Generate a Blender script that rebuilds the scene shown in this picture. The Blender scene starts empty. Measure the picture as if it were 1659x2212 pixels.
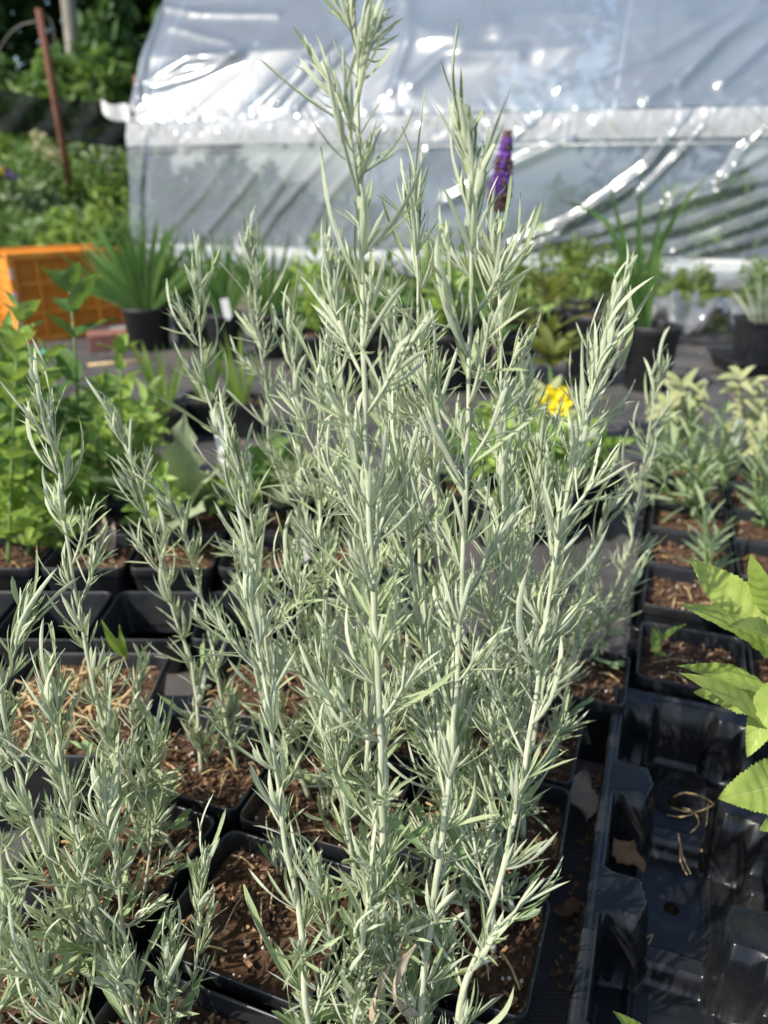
import bpy, math, random
import numpy as np
from mathutils import Vector, Matrix
R = math.radians
rnd = random.Random(11)
C = bpy.context.scene.collection
scene = bpy.context.scene

# ------------------------------------------------------------------ camera, sky, sun, exposure
CAM_Z = 0.57
PITCH = R(23.7)
HALF = R(34)
cd = bpy.data.cameras.new('camera')
cam = bpy.data.objects.new('camera', cd)
C.objects.link(cam)
cam.location = (0, 0, CAM_Z)
cam.rotation_euler = (R(90) - PITCH, 0, 0)
cd.sensor_fit = 'VERTICAL'
cd.sensor_height = 36
cd.sensor_width = 27
cd.lens = 18 / math.tan(HALF)
cd.clip_start = 0.01
cd.clip_end = 400
cd.dof.use_dof = True
cd.dof.focus_distance = 0.47
cd.dof.aperture_fstop = 6.2
scene.camera = cam

SUN_EL, SUN_AZ = R(46), R(-120)            # azimuth clockwise from +Y
sun_dir = Vector((math.sin(SUN_AZ) * math.cos(SUN_EL), math.cos(SUN_AZ) * math.cos(SUN_EL), math.sin(SUN_EL)))
world = bpy.data.worlds.new('World')
scene.world = world
world.use_nodes = True
wn = world.node_tree
sky = wn.nodes.new('ShaderNodeTexSky')
sky.sky_type = 'NISHITA'
sky.sun_disc = False
sky.sun_elevation = SUN_EL
sky.sun_rotation = SUN_AZ
sky.dust_density = 1.5
wn.links.new(sky.outputs[0], wn.nodes['Background'].inputs[0])
wn.nodes['Background'].inputs[1].default_value = 0.14
sd = bpy.data.lights.new('sun', 'SUN')
sd.energy = 4.4
sd.angle = R(0.53)
sd.color = (1.0, 0.94, 0.84)
so = bpy.data.objects.new('sun', sd)
C.objects.link(so)
so.rotation_euler = sun_dir.to_track_quat('Z', 'Y').to_euler()
scene.view_settings.view_transform = 'Standard'
scene.view_settings.look = 'None'
scene.view_settings.exposure = 0.42
scene.view_settings.gamma = 1
scene.view_settings.use_curve_mapping = False
scene.render.engine = 'CYCLES'
scene.cycles.use_denoising = True
scene.cycles.max_bounces = 10
scene.cycles.transparent_max_bounces = 16
scene.cycles.sample_clamp_indirect = 6

# ------------------------------------------------------------------ helpers
FPX = 1106 / math.tan(HALF)                # focal length, in pixels of a 1659 x 2212 picture
COSP, SINP = math.cos(PITCH), math.sin(PITCH)
def ray(px, py):
    u, v = (px - 829.5) / FPX, (1106 - py) / FPX
    return u, COSP + v * SINP, -SINP + v * COSP
def P(px, py, Y):                          # pixel -> point at world depth Y
    a, b, c = ray(px, py); t = Y / b
    return Vector((a * t, Y, CAM_Z + c * t))
def G(px, py, z=0.0):                      # pixel -> point on the level z
    a, b, c = ray(px, py); t = (z - CAM_Z) / c
    return Vector((a * t, b * t, z))
TH = R(20)                                 # the benches, pots and house all stand turned by 20 degrees
EX, EY = Vector((math.cos(TH), -math.sin(TH), 0)), Vector((math.sin(TH), math.cos(TH), 0))
def UV(u, v, z=0.0):
    p = EX * u + EY * v; p.z = z
    return p

class MB:
    def __init__(self): self.v, self.f, self.n = [], [], 0
    def add(self, v, f):
        v = np.asarray(v, float).reshape(-1, 3)
        self.v.append(v); self.f.append([tuple(i + self.n for i in q) for q in f]); self.n += len(v)
    def grid(self, g, closed=False):
        g = np.asarray(g, float); h, w = g.shape[:2]
        f = []
        for i in range(h - 1):
            for j in range(w if closed else w - 1):
                k = (j + 1) % w
                f.append((i * w + j, i * w + k, (i + 1) * w + k, (i + 1) * w + j))
        self.add(g.reshape(-1, 3), f)
    def box(self, c, s, rot=None):
        c = Vector(c); v = []
        for z in (-1, 1):
            for x, y in ((-1, -1), (1, -1), (1, 1), (-1, 1)):
                p = Vector((x * s[0] / 2, y * s[1] / 2, z * s[2] / 2))
                if rot is not None: p = rot @ p
                v.append(tuple(p + c))
        self.add(v, [(3, 2, 1, 0), (4, 5, 6, 7), (0, 1, 5, 4), (1, 2, 6, 5), (2, 3, 7, 6), (3, 0, 4, 7)])
    def tube(self, pts, r, n=6, ridge=0.0, cap=True):
        pts = [Vector(p) for p in pts]; m = len(pts)
        rs = r if hasattr(r, '__len__') else [r] * m
        rings = []; ref = None
        for i, p in enumerate(pts):
            t = (pts[min(i + 1, m - 1)] - pts[max(i - 1, 0)]).normalized()
            if ref is None:
                ref = t.orthogonal().normalized()
            ref = (ref - t * ref.dot(t)).normalized(); b = t.cross(ref)
            ring = []
            for k in range(n):
                a = 2 * math.pi * k / n; q = rs[i] * (1 + (ridge if k % 2 else -ridge))
                ring.append(tuple(p + ref * (math.cos(a) * q) + b * (math.sin(a) * q)))
            rings.append(ring)
        n0 = self.n
        self.grid(rings, closed=True)
        if cap:
            self.f.append([tuple(n0 + (m - 1) * n + k for k in range(n)), tuple(n0 + k for k in range(n - 1, -1, -1))])
    def mesh(self, name, mat, smooth=True):
        me = bpy.data.meshes.new(name)
        if self.v:
            me.from_pydata(np.concatenate(self.v).tolist(), [], [q for s in self.f for q in s])
        if smooth: me.polygons.foreach_set('use_smooth', [True] * len(me.polygons))
        if mat: me.materials.append(mat)
        return me
    def build(self, name, mat, parent=None, smooth=True, off=None):
        if off is not None: self.v = [a - np.array(off) for a in self.v]
        return link(name, self.mesh(name, mat, smooth), parent)
def link(name, data, parent=None):
    o = bpy.data.objects.new(name, data); C.objects.link(o)
    if parent is not None: o.parent = parent
    return o
def tag(o, label=None, cat=None, group=None, kind=None):
    if label: o['label'] = label
    if cat: o['category'] = cat
    if group: o['group'] = group
    if kind: o['kind'] = kind
    return o
def empty(name, loc, label, cat, group=None):
    o = link(name, None); o.location = loc; o.empty_display_size = 0.02
    return tag(o, label, cat, group)

def _hash(i, j, s):
    h = np.sin(i * 127.1 + j * 311.7 + s * 74.7) * 43758.5453
    return h - np.floor(h)
def noise(x, y, s=0):
    x, y = np.asarray(x, float), np.asarray(y, float)
    i, j = np.floor(x), np.floor(y); fx, fy = x - i, y - j
    fx, fy = fx * fx * (3 - 2 * fx), fy * fy * (3 - 2 * fy)
    a, b, c, d = _hash(i, j, s), _hash(i + 1, j, s), _hash(i, j + 1, s), _hash(i + 1, j + 1, s)
    return (a + (b - a) * fx) * (1 - fy) + (c + (d - c) * fx) * fy
def fbm(x, y, s=0, o=4):
    r = 0; a = .5
    for k in range(o): r = r + a * noise(np.asarray(x) * 2 ** k, np.asarray(y) * 2 ** k, s + k); a *= .5
    return r
def smooth_path(pts, step=0.006):
    pts = [Vector(p) for p in pts]
    if len(pts) == 2: pts = [pts[0], pts[0].lerp(pts[1], .5), pts[1]]
    q = [pts[0] * 2 - pts[1]] + pts + [pts[-1] * 2 - pts[-2]]
    out = []
    for i in range(1, len(q) - 2):
        a, b, c, d = q[i - 1], q[i], q[i + 1], q[i + 2]
        n = max(2, int((c - b).length / step))
        for k in range(n):
            t = k / n
            out.append(.5 * ((2 * b) + (c - a) * t + (2 * a - 5 * b + 4 * c - d) * t * t + (3 * b - a - 3 * c + d) * t ** 3))
    out.append(pts[-1]); return out

# ------------------------------------------------------------------ materials
def mat(name):
    m = bpy.data.materials.new(name); m.use_nodes = True
    nt = m.node_tree; b = nt.nodes['Principled BSDF']
    return m, nt, b
def N(nt, t, **k):
    n = nt.nodes.new(t)
    for a, b in k.items():
        if a.startswith('i_'): n.inputs[int(a[2:])].default_value = b
        else: setattr(n, a, b)
    return n
def ramp(nt, fac, stops):
    r = nt.nodes.new('ShaderNodeValToRGB'); el = r.color_ramp.elements
    while len(el) < len(stops): el.new(.5)
    for e, (p, c) in zip(el, stops): e.position = p; e.color = (*c, 1)
    nt.links.new(fac, r.inputs[0]); return r.outputs[0]
def noise_tex(nt, scale, detail=4, coord='Object', rough=.55, stretch=None):
    tc = nt.nodes.new('ShaderNodeTexCoord'); out = tc.outputs[coord]
    if stretch:
        mp = nt.nodes.new('ShaderNodeMapping'); mp.inputs['Scale'].default_value = stretch
        nt.links.new(out, mp.inputs[0]); out = mp.outputs[0]
    n = nt.nodes.new('ShaderNodeTexNoise'); n.inputs['Scale'].default_value = scale
    n.inputs['Detail'].default_value = detail; n.inputs['Roughness'].default_value = rough
    nt.links.new(out, n.inputs['Vector']); return n.outputs['Fac']
def bump(nt, b, h, strength, dist):
    k = N(nt, 'ShaderNodeBump'); k.inputs['Strength'].default_value = strength; k.inputs['Distance'].default_value = dist
    nt.links.new(h, k.inputs['Height']); nt.links.new(k.outputs[0], b.inputs['Normal']); return k
def simple(name, c1, c2, scale, rough=.6, bs=.2, bd=.001, detail=5, stretch=None, spec=.5, lo=.35, hi=.65):
    m, nt, b = mat(name)
    f = noise_tex(nt, scale, detail, stretch=stretch)
    nt.links.new(ramp(nt, f, [(lo, c1), (hi, c2)]), b.inputs['Base Color'])
    b.inputs['Roughness'].default_value = rough; b.inputs['Specular IOR Level'].default_value = spec
    if bs: bump(nt, b, f, bs, bd)
    return m
def leaf_mat(name, dark, light, back=None, trans=.3, tcol=None, rough=.55, spec=.3, nscale=60, sheen=0, vein=0):
    """leaf: colour varies leaf by leaf (object + island), fine mottling, paler underside, some light passes through"""
    m, nt, b = mat(name); L = nt.links.new
    oi = N(nt, 'ShaderNodeObjectInfo'); ge = N(nt, 'ShaderNodeNewGeometry')
    ad = N(nt, 'ShaderNodeMath', operation='ADD'); L(oi.outputs['Random'], ad.inputs[0]); L(ge.outputs['Random Per Island'], ad.inputs[1])
    fr = N(nt, 'ShaderNodeMath', operation='FRACT'); L(ad.outputs[0], fr.inputs[0])
    nn = N(nt, 'ShaderNodeTexNoise'); nn.inputs['Scale'].default_value = nscale; nn.inputs['Detail'].default_value = 3; L(ge.outputs['Position'], nn.inputs['Vector']); nz = nn.outputs['Fac']
    mx = N(nt, 'ShaderNodeMix', data_type='FLOAT'); mx.inputs[0].default_value = .55
    L(fr.outputs[0], mx.inputs[2]); L(nz, mx.inputs[3])
    col = ramp(nt, mx.outputs[0], [(.26, dark), (.74, light)])
    if back:
        mb = N(nt, 'ShaderNodeMix', data_type='RGBA'); L(ge.outputs['Backfacing'], mb.inputs[0]); L(col, mb.inputs[6]); mb.inputs[7].default_value = (*back, 1); col = mb.outputs[2]
    L(col, b.inputs['Base Color']); b.inputs['Roughness'].default_value = rough; b.inputs['Specular IOR Level'].default_value = spec
    if sheen: b.inputs['Sheen Weight'].default_value = sheen; b.inputs['Sheen Roughness'].default_value = .5
    bump(nt, b, nz, .25, .0006)
    tr = N(nt, 'ShaderNodeBsdfTranslucent'); tr.inputs[0].default_value = (*(tcol or light), 1)
    ms = N(nt, 'ShaderNodeMixShader'); ms.inputs[0].default_value = trans
    L(b.outputs[0], ms.inputs[1]); L(tr.outputs[0], ms.inputs[2]); L(ms.outputs[0], nt.nodes['Material Output'].inputs[0])
    return m
M = {}
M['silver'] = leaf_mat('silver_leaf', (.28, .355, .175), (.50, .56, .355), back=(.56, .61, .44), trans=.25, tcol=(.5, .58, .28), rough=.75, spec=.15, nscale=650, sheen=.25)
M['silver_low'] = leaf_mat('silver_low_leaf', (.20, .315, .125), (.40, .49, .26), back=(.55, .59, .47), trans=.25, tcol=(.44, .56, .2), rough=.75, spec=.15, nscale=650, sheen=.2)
M['silver_stem'] = simple('silver_stem', (.36, .395, .26), (.56, .585, .43), 260, rough=.8, bs=.35, bd=.0004, stretch=(1, 1, .15), spec=.15)
def add_veins(m, pale, n=13, k=.55):
    """paler midrib and side veins, from the leaf's own UV (u across, v along)"""
    nt = m.node_tree; L = nt.links.new; b = nt.nodes['Principled BSDF']; uv = N(nt, 'ShaderNodeUVMap'); se = N(nt, 'ShaderNodeSeparateXYZ'); L(uv.outputs[0], se.inputs[0])
    def mth(op, x, y=None, clamp=False):
        q = N(nt, 'ShaderNodeMath', operation=op, use_clamp=clamp)
        for i, z in enumerate((x, y)):
            if z is None: continue
            if isinstance(z, (int, float)): q.inputs[i].default_value = z
            else: L(z, q.inputs[i])
        return q.outputs[0]
    ab = mth('ABSOLUTE', se.outputs['X']); f = mth('FRACT', mth('SUBTRACT', mth('MULTIPLY', se.outputs['Y'], n), mth('MULTIPLY', ab, 1.9)))
    side = mth('SUBTRACT', 1, mth('MULTIPLY', mth('ABSOLUTE', mth('SUBTRACT', f, .5)), 11), True); mid = mth('SUBTRACT', 1, mth('MULTIPLY', ab, 16), True)
    fac = mth('MULTIPLY', mth('MAXIMUM', mth('MULTIPLY', side, .55), mid), k, True)
    mx = N(nt, 'ShaderNodeMix', data_type='RGBA'); src = b.inputs['Base Color'].links[0].from_socket; L(fac, mx.inputs[0]); L(src, mx.inputs[6]); mx.inputs[7].default_value = (*pale, 1); L(mx.outputs[2], b.inputs['Base Color'])
    k2 = N(nt, 'ShaderNodeBump', invert=True); k2.inputs['Strength'].default_value = .6; k2.inputs['Distance'].default_value = .0012; L(fac, k2.inputs['Height']); L(b.inputs['Normal'].links[0].from_socket, k2.inputs['Normal']); L(k2.outputs[0], b.inputs['Normal'])
M['bright'] = leaf_mat('bright_leaf', (.25, .36, .06), (.42, .52, .12), back=(.38, .47, .16), trans=.33, tcol=(.42, .54, .08), nscale=110, rough=.45, spec=.4)
add_veins(M['bright'], (.55, .62, .26))
M['green'] = leaf_mat('herb_leaf', (.04, .105, .025), (.13, .235, .055), back=(.14, .22, .08), trans=.35, tcol=(.20, .34, .05), nscale=140)
add_veins(M['green'], (.2, .3, .1), 9, .5)
M['dkgreen'] = leaf_mat('dark_leaf', (.016, .05, .014), (.05, .115, .025), back=(.06, .12, .04), trans=.2, tcol=(.12, .25, .03), nscale=30)
M['iris'] = leaf_mat('blade_leaf', (.06, .14, .035), (.16, .28, .075), trans=.3, tcol=(.2, .38, .05), nscale=25, rough=.45)
M['lime'] = leaf_mat('lime_leaf', (.19, .32, .055), (.33, .46, .10), back=(.30, .42, .13), trans=.33, tcol=(.38, .52, .08), nscale=90, rough=.42, spec=.4)
M['weed'] = leaf_mat('weed_leaf', (.09, .14, .03), (.19, .26, .055), trans=.35, tcol=(.25, .33, .05), nscale=90)
M['olive'] = leaf_mat('olive_leaf', (.09, .11, .03), (.17, .20, .05), back=(.2, .2, .08), trans=.3, tcol=(.3, .35, .05), nscale=30)
M['bluegreen'] = leaf_mat('bluegreen_leaf', (.21, .30, .16), (.38, .46, .26), back=(.25, .33, .2), trans=.3, tcol=(.3, .45, .1), nscale=40)
M['woolly'] = leaf_mat('woolly_leaf', (.30, .34, .15), (.47, .48, .25), back=(.5, .5, .32), trans=.25, tcol=(.45, .5, .2), nscale=300, rough=.85, spec=.1, sheen=.4)
M['greygreen'] = leaf_mat('greygreen_leaf', (.22, .28, .15), (.36, .41, .25), back=(.3, .34, .25), trans=.25, tcol=(.3, .42, .15), nscale=80, rough=.7)
M['cream'] = leaf_mat('cream_petal', (.55, .52, .30), (.70, .66, .44), trans=.3, tcol=(.6, .6, .3))
M['yellow'] = leaf_mat('yellow_petal', (.78, .60, .01), (.88, .74, .03), trans=.3, tcol=(.9, .7, .02))
M['purple'] = leaf_mat('purple_petal', (.13, .05, .32), (.30, .12, .52), trans=.25, tcol=(.3, .1, .5))
M['calyx'] = simple('calyx', (.07, .03, .035), (.14, .07, .06), 200)
M['gstem'] = simple('green_stem', (.10, .19, .05), (.20, .30, .09), 120, rough=.6, bs=.1)
M['wstem'] = simple('woolly_stem', (.40, .39, .24), (.52, .50, .34), 200, rough=.85, bs=.1)
add_veins(M['greygreen'], (.45, .5, .36), 9, .7)
M['dead'] = leaf_mat('dead_leaf', (.24, .13, .06), (.40, .25, .13), trans=.15, nscale=120)
M['paledead'] = leaf_mat('pale_dead_leaf', (.48, .38, .27), (.62, .52, .40), trans=.15, nscale=120)
M['straw'] = simple('straw', (.40, .26, .11), (.62, .46, .24), 90, rough=.6, bs=.1)
M['bark'] = simple('bark_chip', (.03, .016, .010), (.20, .115, .065), 120, rough=.85, bs=.3)
M['bark_light'] = simple('bark_chip_light', (.14, .07, .03), (.42, .25, .13), 120, rough=.85, bs=.3)
M['perlite'] = simple('perlite', (.55, .52, .47), (.72, .70, .66), 200, rough=.9)
M['trunk'] = simple('pale_bark', (.20, .18, .15), (.42, .39, .33), 9, rough=.9, bs=.5, bd=.01, stretch=(1, 1, .35))
M['dktrunk'] = simple('dark_bark', (.05, .04, .03), (.12, .10, .07), 12, rough=.9, bs=.5, bd=.01, stretch=(1, 1, .3))
M['rust'] = simple('rusty_steel', (.10, .035, .018), (.22, .085, .05), 60, rough=.8, bs=.3, bd=.001)
M['orange'] = simple('orange_plastic', (.66, .20, .015), (.86, .34, .04), 9, rough=.42, bs=.05)
M['white'] = simple('white_plastic', (.68, .68, .66), (.80, .80, .78), 30, rough=.4, bs=.05)
M['teal'] = simple('teal_plastic', (.08, .45, .36), (.14, .55, .44), 30, rough=.5, bs=.05)
M['brick'] = simple('brick_clay', (.18, .075, .055), (.30, .13, .10), 50, rough=.9, bs=.4)
M['board'] = simple('painted_board', (.68, .66, .62), (.80, .78, .74), 8, rough=.7, bs=.2, stretch=(.3, 1, 3))
M['greyboard'] = simple('grey_board', (.22, .20, .18), (.36, .33, .30), 10, rough=.85, bs=.3, stretch=(.3, 2, 2))
M['galv'] = simple('galvanised_steel', (.42, .43, .44), (.58, .58, .58), 30, rough=.45, bs=.05)
M['galv'].node_tree.nodes['Principled BSDF'].inputs['Metallic'].default_value = .7
M['wire'] = simple('dull_wire', (.22, .21, .20), (.32, .31, .29), 60, rough=.5, bs=0)
def soil_mat():
    m, nt, b = mat('potting_mix')
    f = noise_tex(nt, 150, 8, rough=.7); g = noise_tex(nt, 35, 4)
    mx = N(nt, 'ShaderNodeMix', data_type='FLOAT'); mx.inputs[0].default_value = .4
    nt.links.new(f, mx.inputs[2]); nt.links.new(g, mx.inputs[3])
    nt.links.new(ramp(nt, mx.outputs[0], [(.30, (.014, .009, .006)), (.5, (.085, .049, .030)), (.70, (.25, .155, .095))]), b.inputs['Base Color'])
    b.inputs['Roughness'].default_value = .95; b.inputs['Specular IOR Level'].default_value = .1
    bump(nt, b, f, .9, .003); return m
M['soil'] = soil_mat()
def black_plastic(name, base, rough, dust=.5):
    m, nt, b = mat(name)
    f = noise_tex(nt, 28, 6, rough=.65); g = noise_tex(nt, 260, 3)
    col = ramp(nt, f, [(.42, base), (.80, tuple(min(1, c + .035 * dust * k) for c, k in zip(base, (1.15, 1, .85))))])
    nt.links.new(col, b.inputs['Base Color'])
    r = N(nt, 'ShaderNodeMapRange'); r.inputs['To Min'].default_value = rough; r.inputs['To Max'].default_value = rough + .3
    nt.links.new(f, r.inputs['Value']); nt.links.new(r.outputs[0], b.inputs['Roughness'])
    b.inputs['Specular IOR Level'].default_value = .5
    bump(nt, b, g, .06, .0008); return m
M['pot'] = black_plastic('black_pot_plastic', (.013, .015, .018), .26)
M['tray'] = black_plastic('thin_black_plastic', (.007, .008, .010), .13, .45)
M['bigpot'] = black_plastic('black_nursery_pot', (.014, .015, .017), .38)
def fabric():
    m, nt, b = mat('weed_fabric'); L = nt.links.new
    tc = N(nt, 'ShaderNodeTexCoord')
    w1 = N(nt, 'ShaderNodeTexWave', bands_direction='X'); w1.inputs['Scale'].default_value = 95
    w2 = N(nt, 'ShaderNodeTexWave', bands_direction='Y'); w2.inputs['Scale'].default_value = 95
    L(tc.outputs['Object'], w1.inputs[0]); L(tc.outputs['Object'], w2.inputs[0])
    mu = N(nt, 'ShaderNodeMath', operation='ADD'); L(w1.outputs['Fac'], mu.inputs[0]); L(w2.outputs['Fac'], mu.inputs[1])
    d = noise_tex(nt, 5, 8, rough=.7)
    L(ramp(nt, d, [(.35, (.042, .040, .040)), (.55, (.085, .08, .078)), (.75, (.15, .125, .105))]), b.inputs['Base Color'])
    b.inputs['Roughness'].default_value = .62
    bump(nt, b, mu.outputs[0], .35, .0012); return m
M['fabric'] = fabric()
M['ground'] = simple('grassy_ground', (.045, .075, .02), (.13, .12, .06), 6, rough=.95, bs=.6, bd=.02, detail=8)
def film(name, body, tint, rough):
    """greenhouse film: partly clear, partly milky, with a mirror sheen off both faces"""
    m, nt, b = mat(name); L = nt.links.new; nt.nodes.remove(b)
    tp = N(nt, 'ShaderNodeBsdfTransparent'); tp.inputs[0].default_value = (.80, .86, .92, 1)
    di = N(nt, 'ShaderNodeBsdfDiffuse'); di.inputs[0].default_value = (*tint, 1)
    tl = N(nt, 'ShaderNodeBsdfTranslucent'); tl.inputs[0].default_value = (*tint, 1)
    mm = N(nt, 'ShaderNodeMixShader'); mm.inputs[0].default_value = .55; L(di.outputs[0], mm.inputs[1]); L(tl.outputs[0], mm.inputs[2])
    nz = noise_tex(nt, 3.2, 6)
    mr = N(nt, 'ShaderNodeMapRange'); mr.inputs['From Min'].default_value = .3; mr.inputs['From Max'].default_value = .7
    mr.inputs['To Min'].default_value = body - .05; mr.inputs['To Max'].default_value = body + .05; L(nz, mr.inputs['Value'])
    m1 = N(nt, 'ShaderNodeMixShader'); L(mr.outputs[0], m1.inputs[0]); L(tp.outputs[0], m1.inputs[1]); L(mm.outputs[0], m1.inputs[2])
    gl = N(nt, 'ShaderNodeBsdfGlossy'); gl.inputs['Roughness'].default_value = rough; gl.inputs[0].default_value = (1, 1, 1, 1)
    bp = N(nt, 'ShaderNodeBump'); bp.inputs['Strength'].default_value = .12; bp.inputs['Distance'].default_value = .006
    n2 = noise_tex(nt, 14, 4, stretch=(1, 1, .5)); L(n2, bp.inputs['Height'])
    fr = N(nt, 'ShaderNodeFresnel'); fr.inputs[0].default_value = 1.5
    L(bp.outputs[0], gl.inputs['Normal'])
    mu = N(nt, 'ShaderNodeMath', operation='MULTIPLY_ADD'); mu.inputs[1].default_value = 1.7; mu.inputs[2].default_value = .03; mu.use_clamp = True
    L(fr.outputs[0], mu.inputs[0])
    g2 = N(nt, 'ShaderNodeBsdfGlossy'); g2.inputs['Roughness'].default_value = .36; L(bp.outputs[0], g2.inputs['Normal'])
    gm = N(nt, 'ShaderNodeMixShader'); gm.inputs[0].default_value = .3; L(gl.outputs[0], gm.inputs[1]); L(g2.outputs[0], gm.inputs[2])
    m2 = N(nt, 'ShaderNodeMixShader'); L(mu.outputs[0], m2.inputs[0]); L(m1.outputs[0], m2.inputs[1]); L(gm.outputs[0], m2.inputs[2])
    L(m2.outputs[0], nt.nodes['Material Output'].inputs[0]); return m
M['film'] = film('greenhouse_film', .44, (.58, .69, .86), .14)
M['sidefilm'] = film('side_curtain_film', .23, (.62, .71, .84), .14)
M['milkyfilm'] = film('milky_film', .80, (.80, .80, .80), .12)
M['clearfilm'] = film('skirt_film', .34, (.74, .77, .79), .08)
def netting():
    m, nt, b = mat('shade_netting'); L = nt.links.new
    b.inputs['Base Color'].default_value = (.012, .014, .016, 1); b.inputs['Roughness'].default_value = .9; b.inputs['Specular IOR Level'].default_value = .05
    tp = N(nt, 'ShaderNodeBsdfTransparent'); ms = N(nt, 'ShaderNodeMixShader'); ms.inputs[0].default_value = .86
    L(tp.outputs[0], ms.inputs[1]); L(b.outputs[0], ms.inputs[2]); L(ms.outputs[0], nt.nodes['Material Output'].inputs[0]); return m
M['net'] = netting()
# ------------------------------------------------------------------ ground
def sheet(name, corners, z, m, n=2):
    b = MB(); a, bb, c, d = [Vector(p) for p in corners]; g = []
    for i in range(n + 1):
        l, r = a.lerp(d, i / n), bb.lerp(c, i / n)
        g.append([(*l.lerp(r, j / n).to_2d(), z) for j in range(n + 1)])
    b.grid(g); return tag(b.build(name, m, smooth=False), kind='structure')
sheet('ground', [(-90, -60, 0), (90, -60, 0), (90, 120, 0), (-90, 120, 0)], 0, M['ground'], 8)
sheet('weed_fabric', [UV(-3.6, -3.0), UV(5.5, -3.0), UV(5.5, 3.55), UV(-3.6, 3.15)], .004, M['fabric'], 4)

def cloud(mb, c, rad, n, size, clumps=12, flat=.5, seed=0, shell=.35):
    """leaf-sized quads in clumps through a crown's volume"""
    r = np.random.RandomState(seed)
    cen = r.normal(size=(clumps, 3)); cen /= np.linalg.norm(cen, axis=1)[:, None]
    cen *= (r.rand(clumps, 1) ** .5) * .85
    k = r.randint(0, clumps, n); p = r.normal(size=(n, 3)); p /= np.linalg.norm(p, axis=1)[:, None]
    p *= (shell + (1 - shell) * r.rand(n, 1)) * (.28 + .22 * _hash(k, k * 1.7, 3)[:, None])
    p = (cen[k] + p) * np.array(rad) + np.array(c)
    nrm = r.normal(size=(n, 3)) * (1 - flat) + np.array((0, 0, 1.)) * flat * 1.6
    nrm /= np.linalg.norm(nrm, axis=1)[:, None]
    d = r.normal(size=(n, 3)); d -= nrm * (d * nrm).sum(1)[:, None]; d /= np.linalg.norm(d, axis=1)[:, None]
    e = np.cross(nrm, d); s = size * (.55 + .9 * r.rand(n, 1))
    v = np.stack([p - d * s, p - e * s * .42 - nrm * s * .1, p + d * s, p + e * s * .42 - nrm * s * .1], 1).reshape(-1, 3)
    f = (np.arange(n)[:, None] * 4 + np.arange(4)).tolist(); mb.add(v, f)

def tree(name, label, cat, base, h, rad, crown_c, n, size, leaf, bark, tr, group, seed, lean=(0, 0)):
    o = empty(name, base, label, cat, group); r = random.Random(seed)
    t = MB(); top = Vector((lean[0], lean[1], h))
    pts = smooth_path([(0, 0, -.05), Vector((lean[0] * .4 + r.uniform(-.05, .05), lean[1] * .4, h * .4)), top], .15)
    m = len(pts); t.tube(pts, [tr * (1 - .75 * i / m) for i in range(m)], 9)
    for k in range(7):
        q = pts[int(m * r.uniform(.35, .9))]; a = r.uniform(0, 6.28)
        e = Vector(crown_c) + Vector((math.cos(a) * rad[0] * .7, math.sin(a) * rad[1] * .7, r.uniform(-.3, .6) * rad[2]))
        t.tube(smooth_path([q, q.lerp(e, .5) + Vector((0, 0, .12 * h * .3)), e], .2), tr * .3, 5)
    t.build('trunk', bark, o)
    c = MB(); cloud(c, crown_c, rad, n, size, 34, .45, seed)
    c.build('crown', leaf, o, smooth=False)
    return o
def bush(name, label, cat, base, h, w, n, size, leaf, group, seed, stems=6):
    o = empty(name, base, label, cat, group); r = random.Random(seed); t = MB()
    for k in range(stems):
        a = r.uniform(0, 6.28); e = Vector((math.cos(a) * w * .6 * r.random(), math.sin(a) * w * .6 * r.random(), h * r.uniform(.6, .95)))
        t.tube([(0, 0, -.01), e * .5 + Vector((0, 0, .05 * h)), e], .008 * h + .002, 5)
    t.build('stem', M['gstem'], o)
    c = MB(); cloud(c, (0, 0, h * .55), (w, w, h * .52), n, size, 22, .35, seed)
    c.build('foliage', leaf, o, smooth=False); return o

# ------------------------------------------------------------------ plastic house
GV, GU0, GU1, HIP = 4.7, -3.60, 4.2, .92
LEAN = .15
PROF = [(0, 0), (LEAN, HIP), (LEAN + .235, HIP + .41), (LEAN + .58, HIP + .80), (LEAN + 1.2, HIP + 1.28), (2.35, HIP + 1.62)]
def vprof(z):
    z = np.asarray(z, float)
    return np.interp(z, [p[1] for p in PROF], [p[0] for p in PROF])
def film_hit(px, py):                      # where a pixel's ray meets the house side, as (u, z)
    a, b, c = ray(px, py); d = Vector((a, b, c)); v = GV
    for _ in range(12):
        t = v / d.dot(EY); z = CAM_Z + c * t; v = .5 * v + .5 * (GV + float(vprof(min(max(z, 0), 2.5))))
    return d.dot(EX) * t, z
house = empty('plastic_hoop_house', UV(GU0, GV), 'long hoop house covered in wrinkled translucent plastic film behind the potted plants', 'greenhouse')
HO = np.array(UV(GU0, GV))
def hp(u, v, z): return EX * (u - GU0) + EY * (v - GV) + Vector((0, 0, z))      # local to the house
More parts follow.
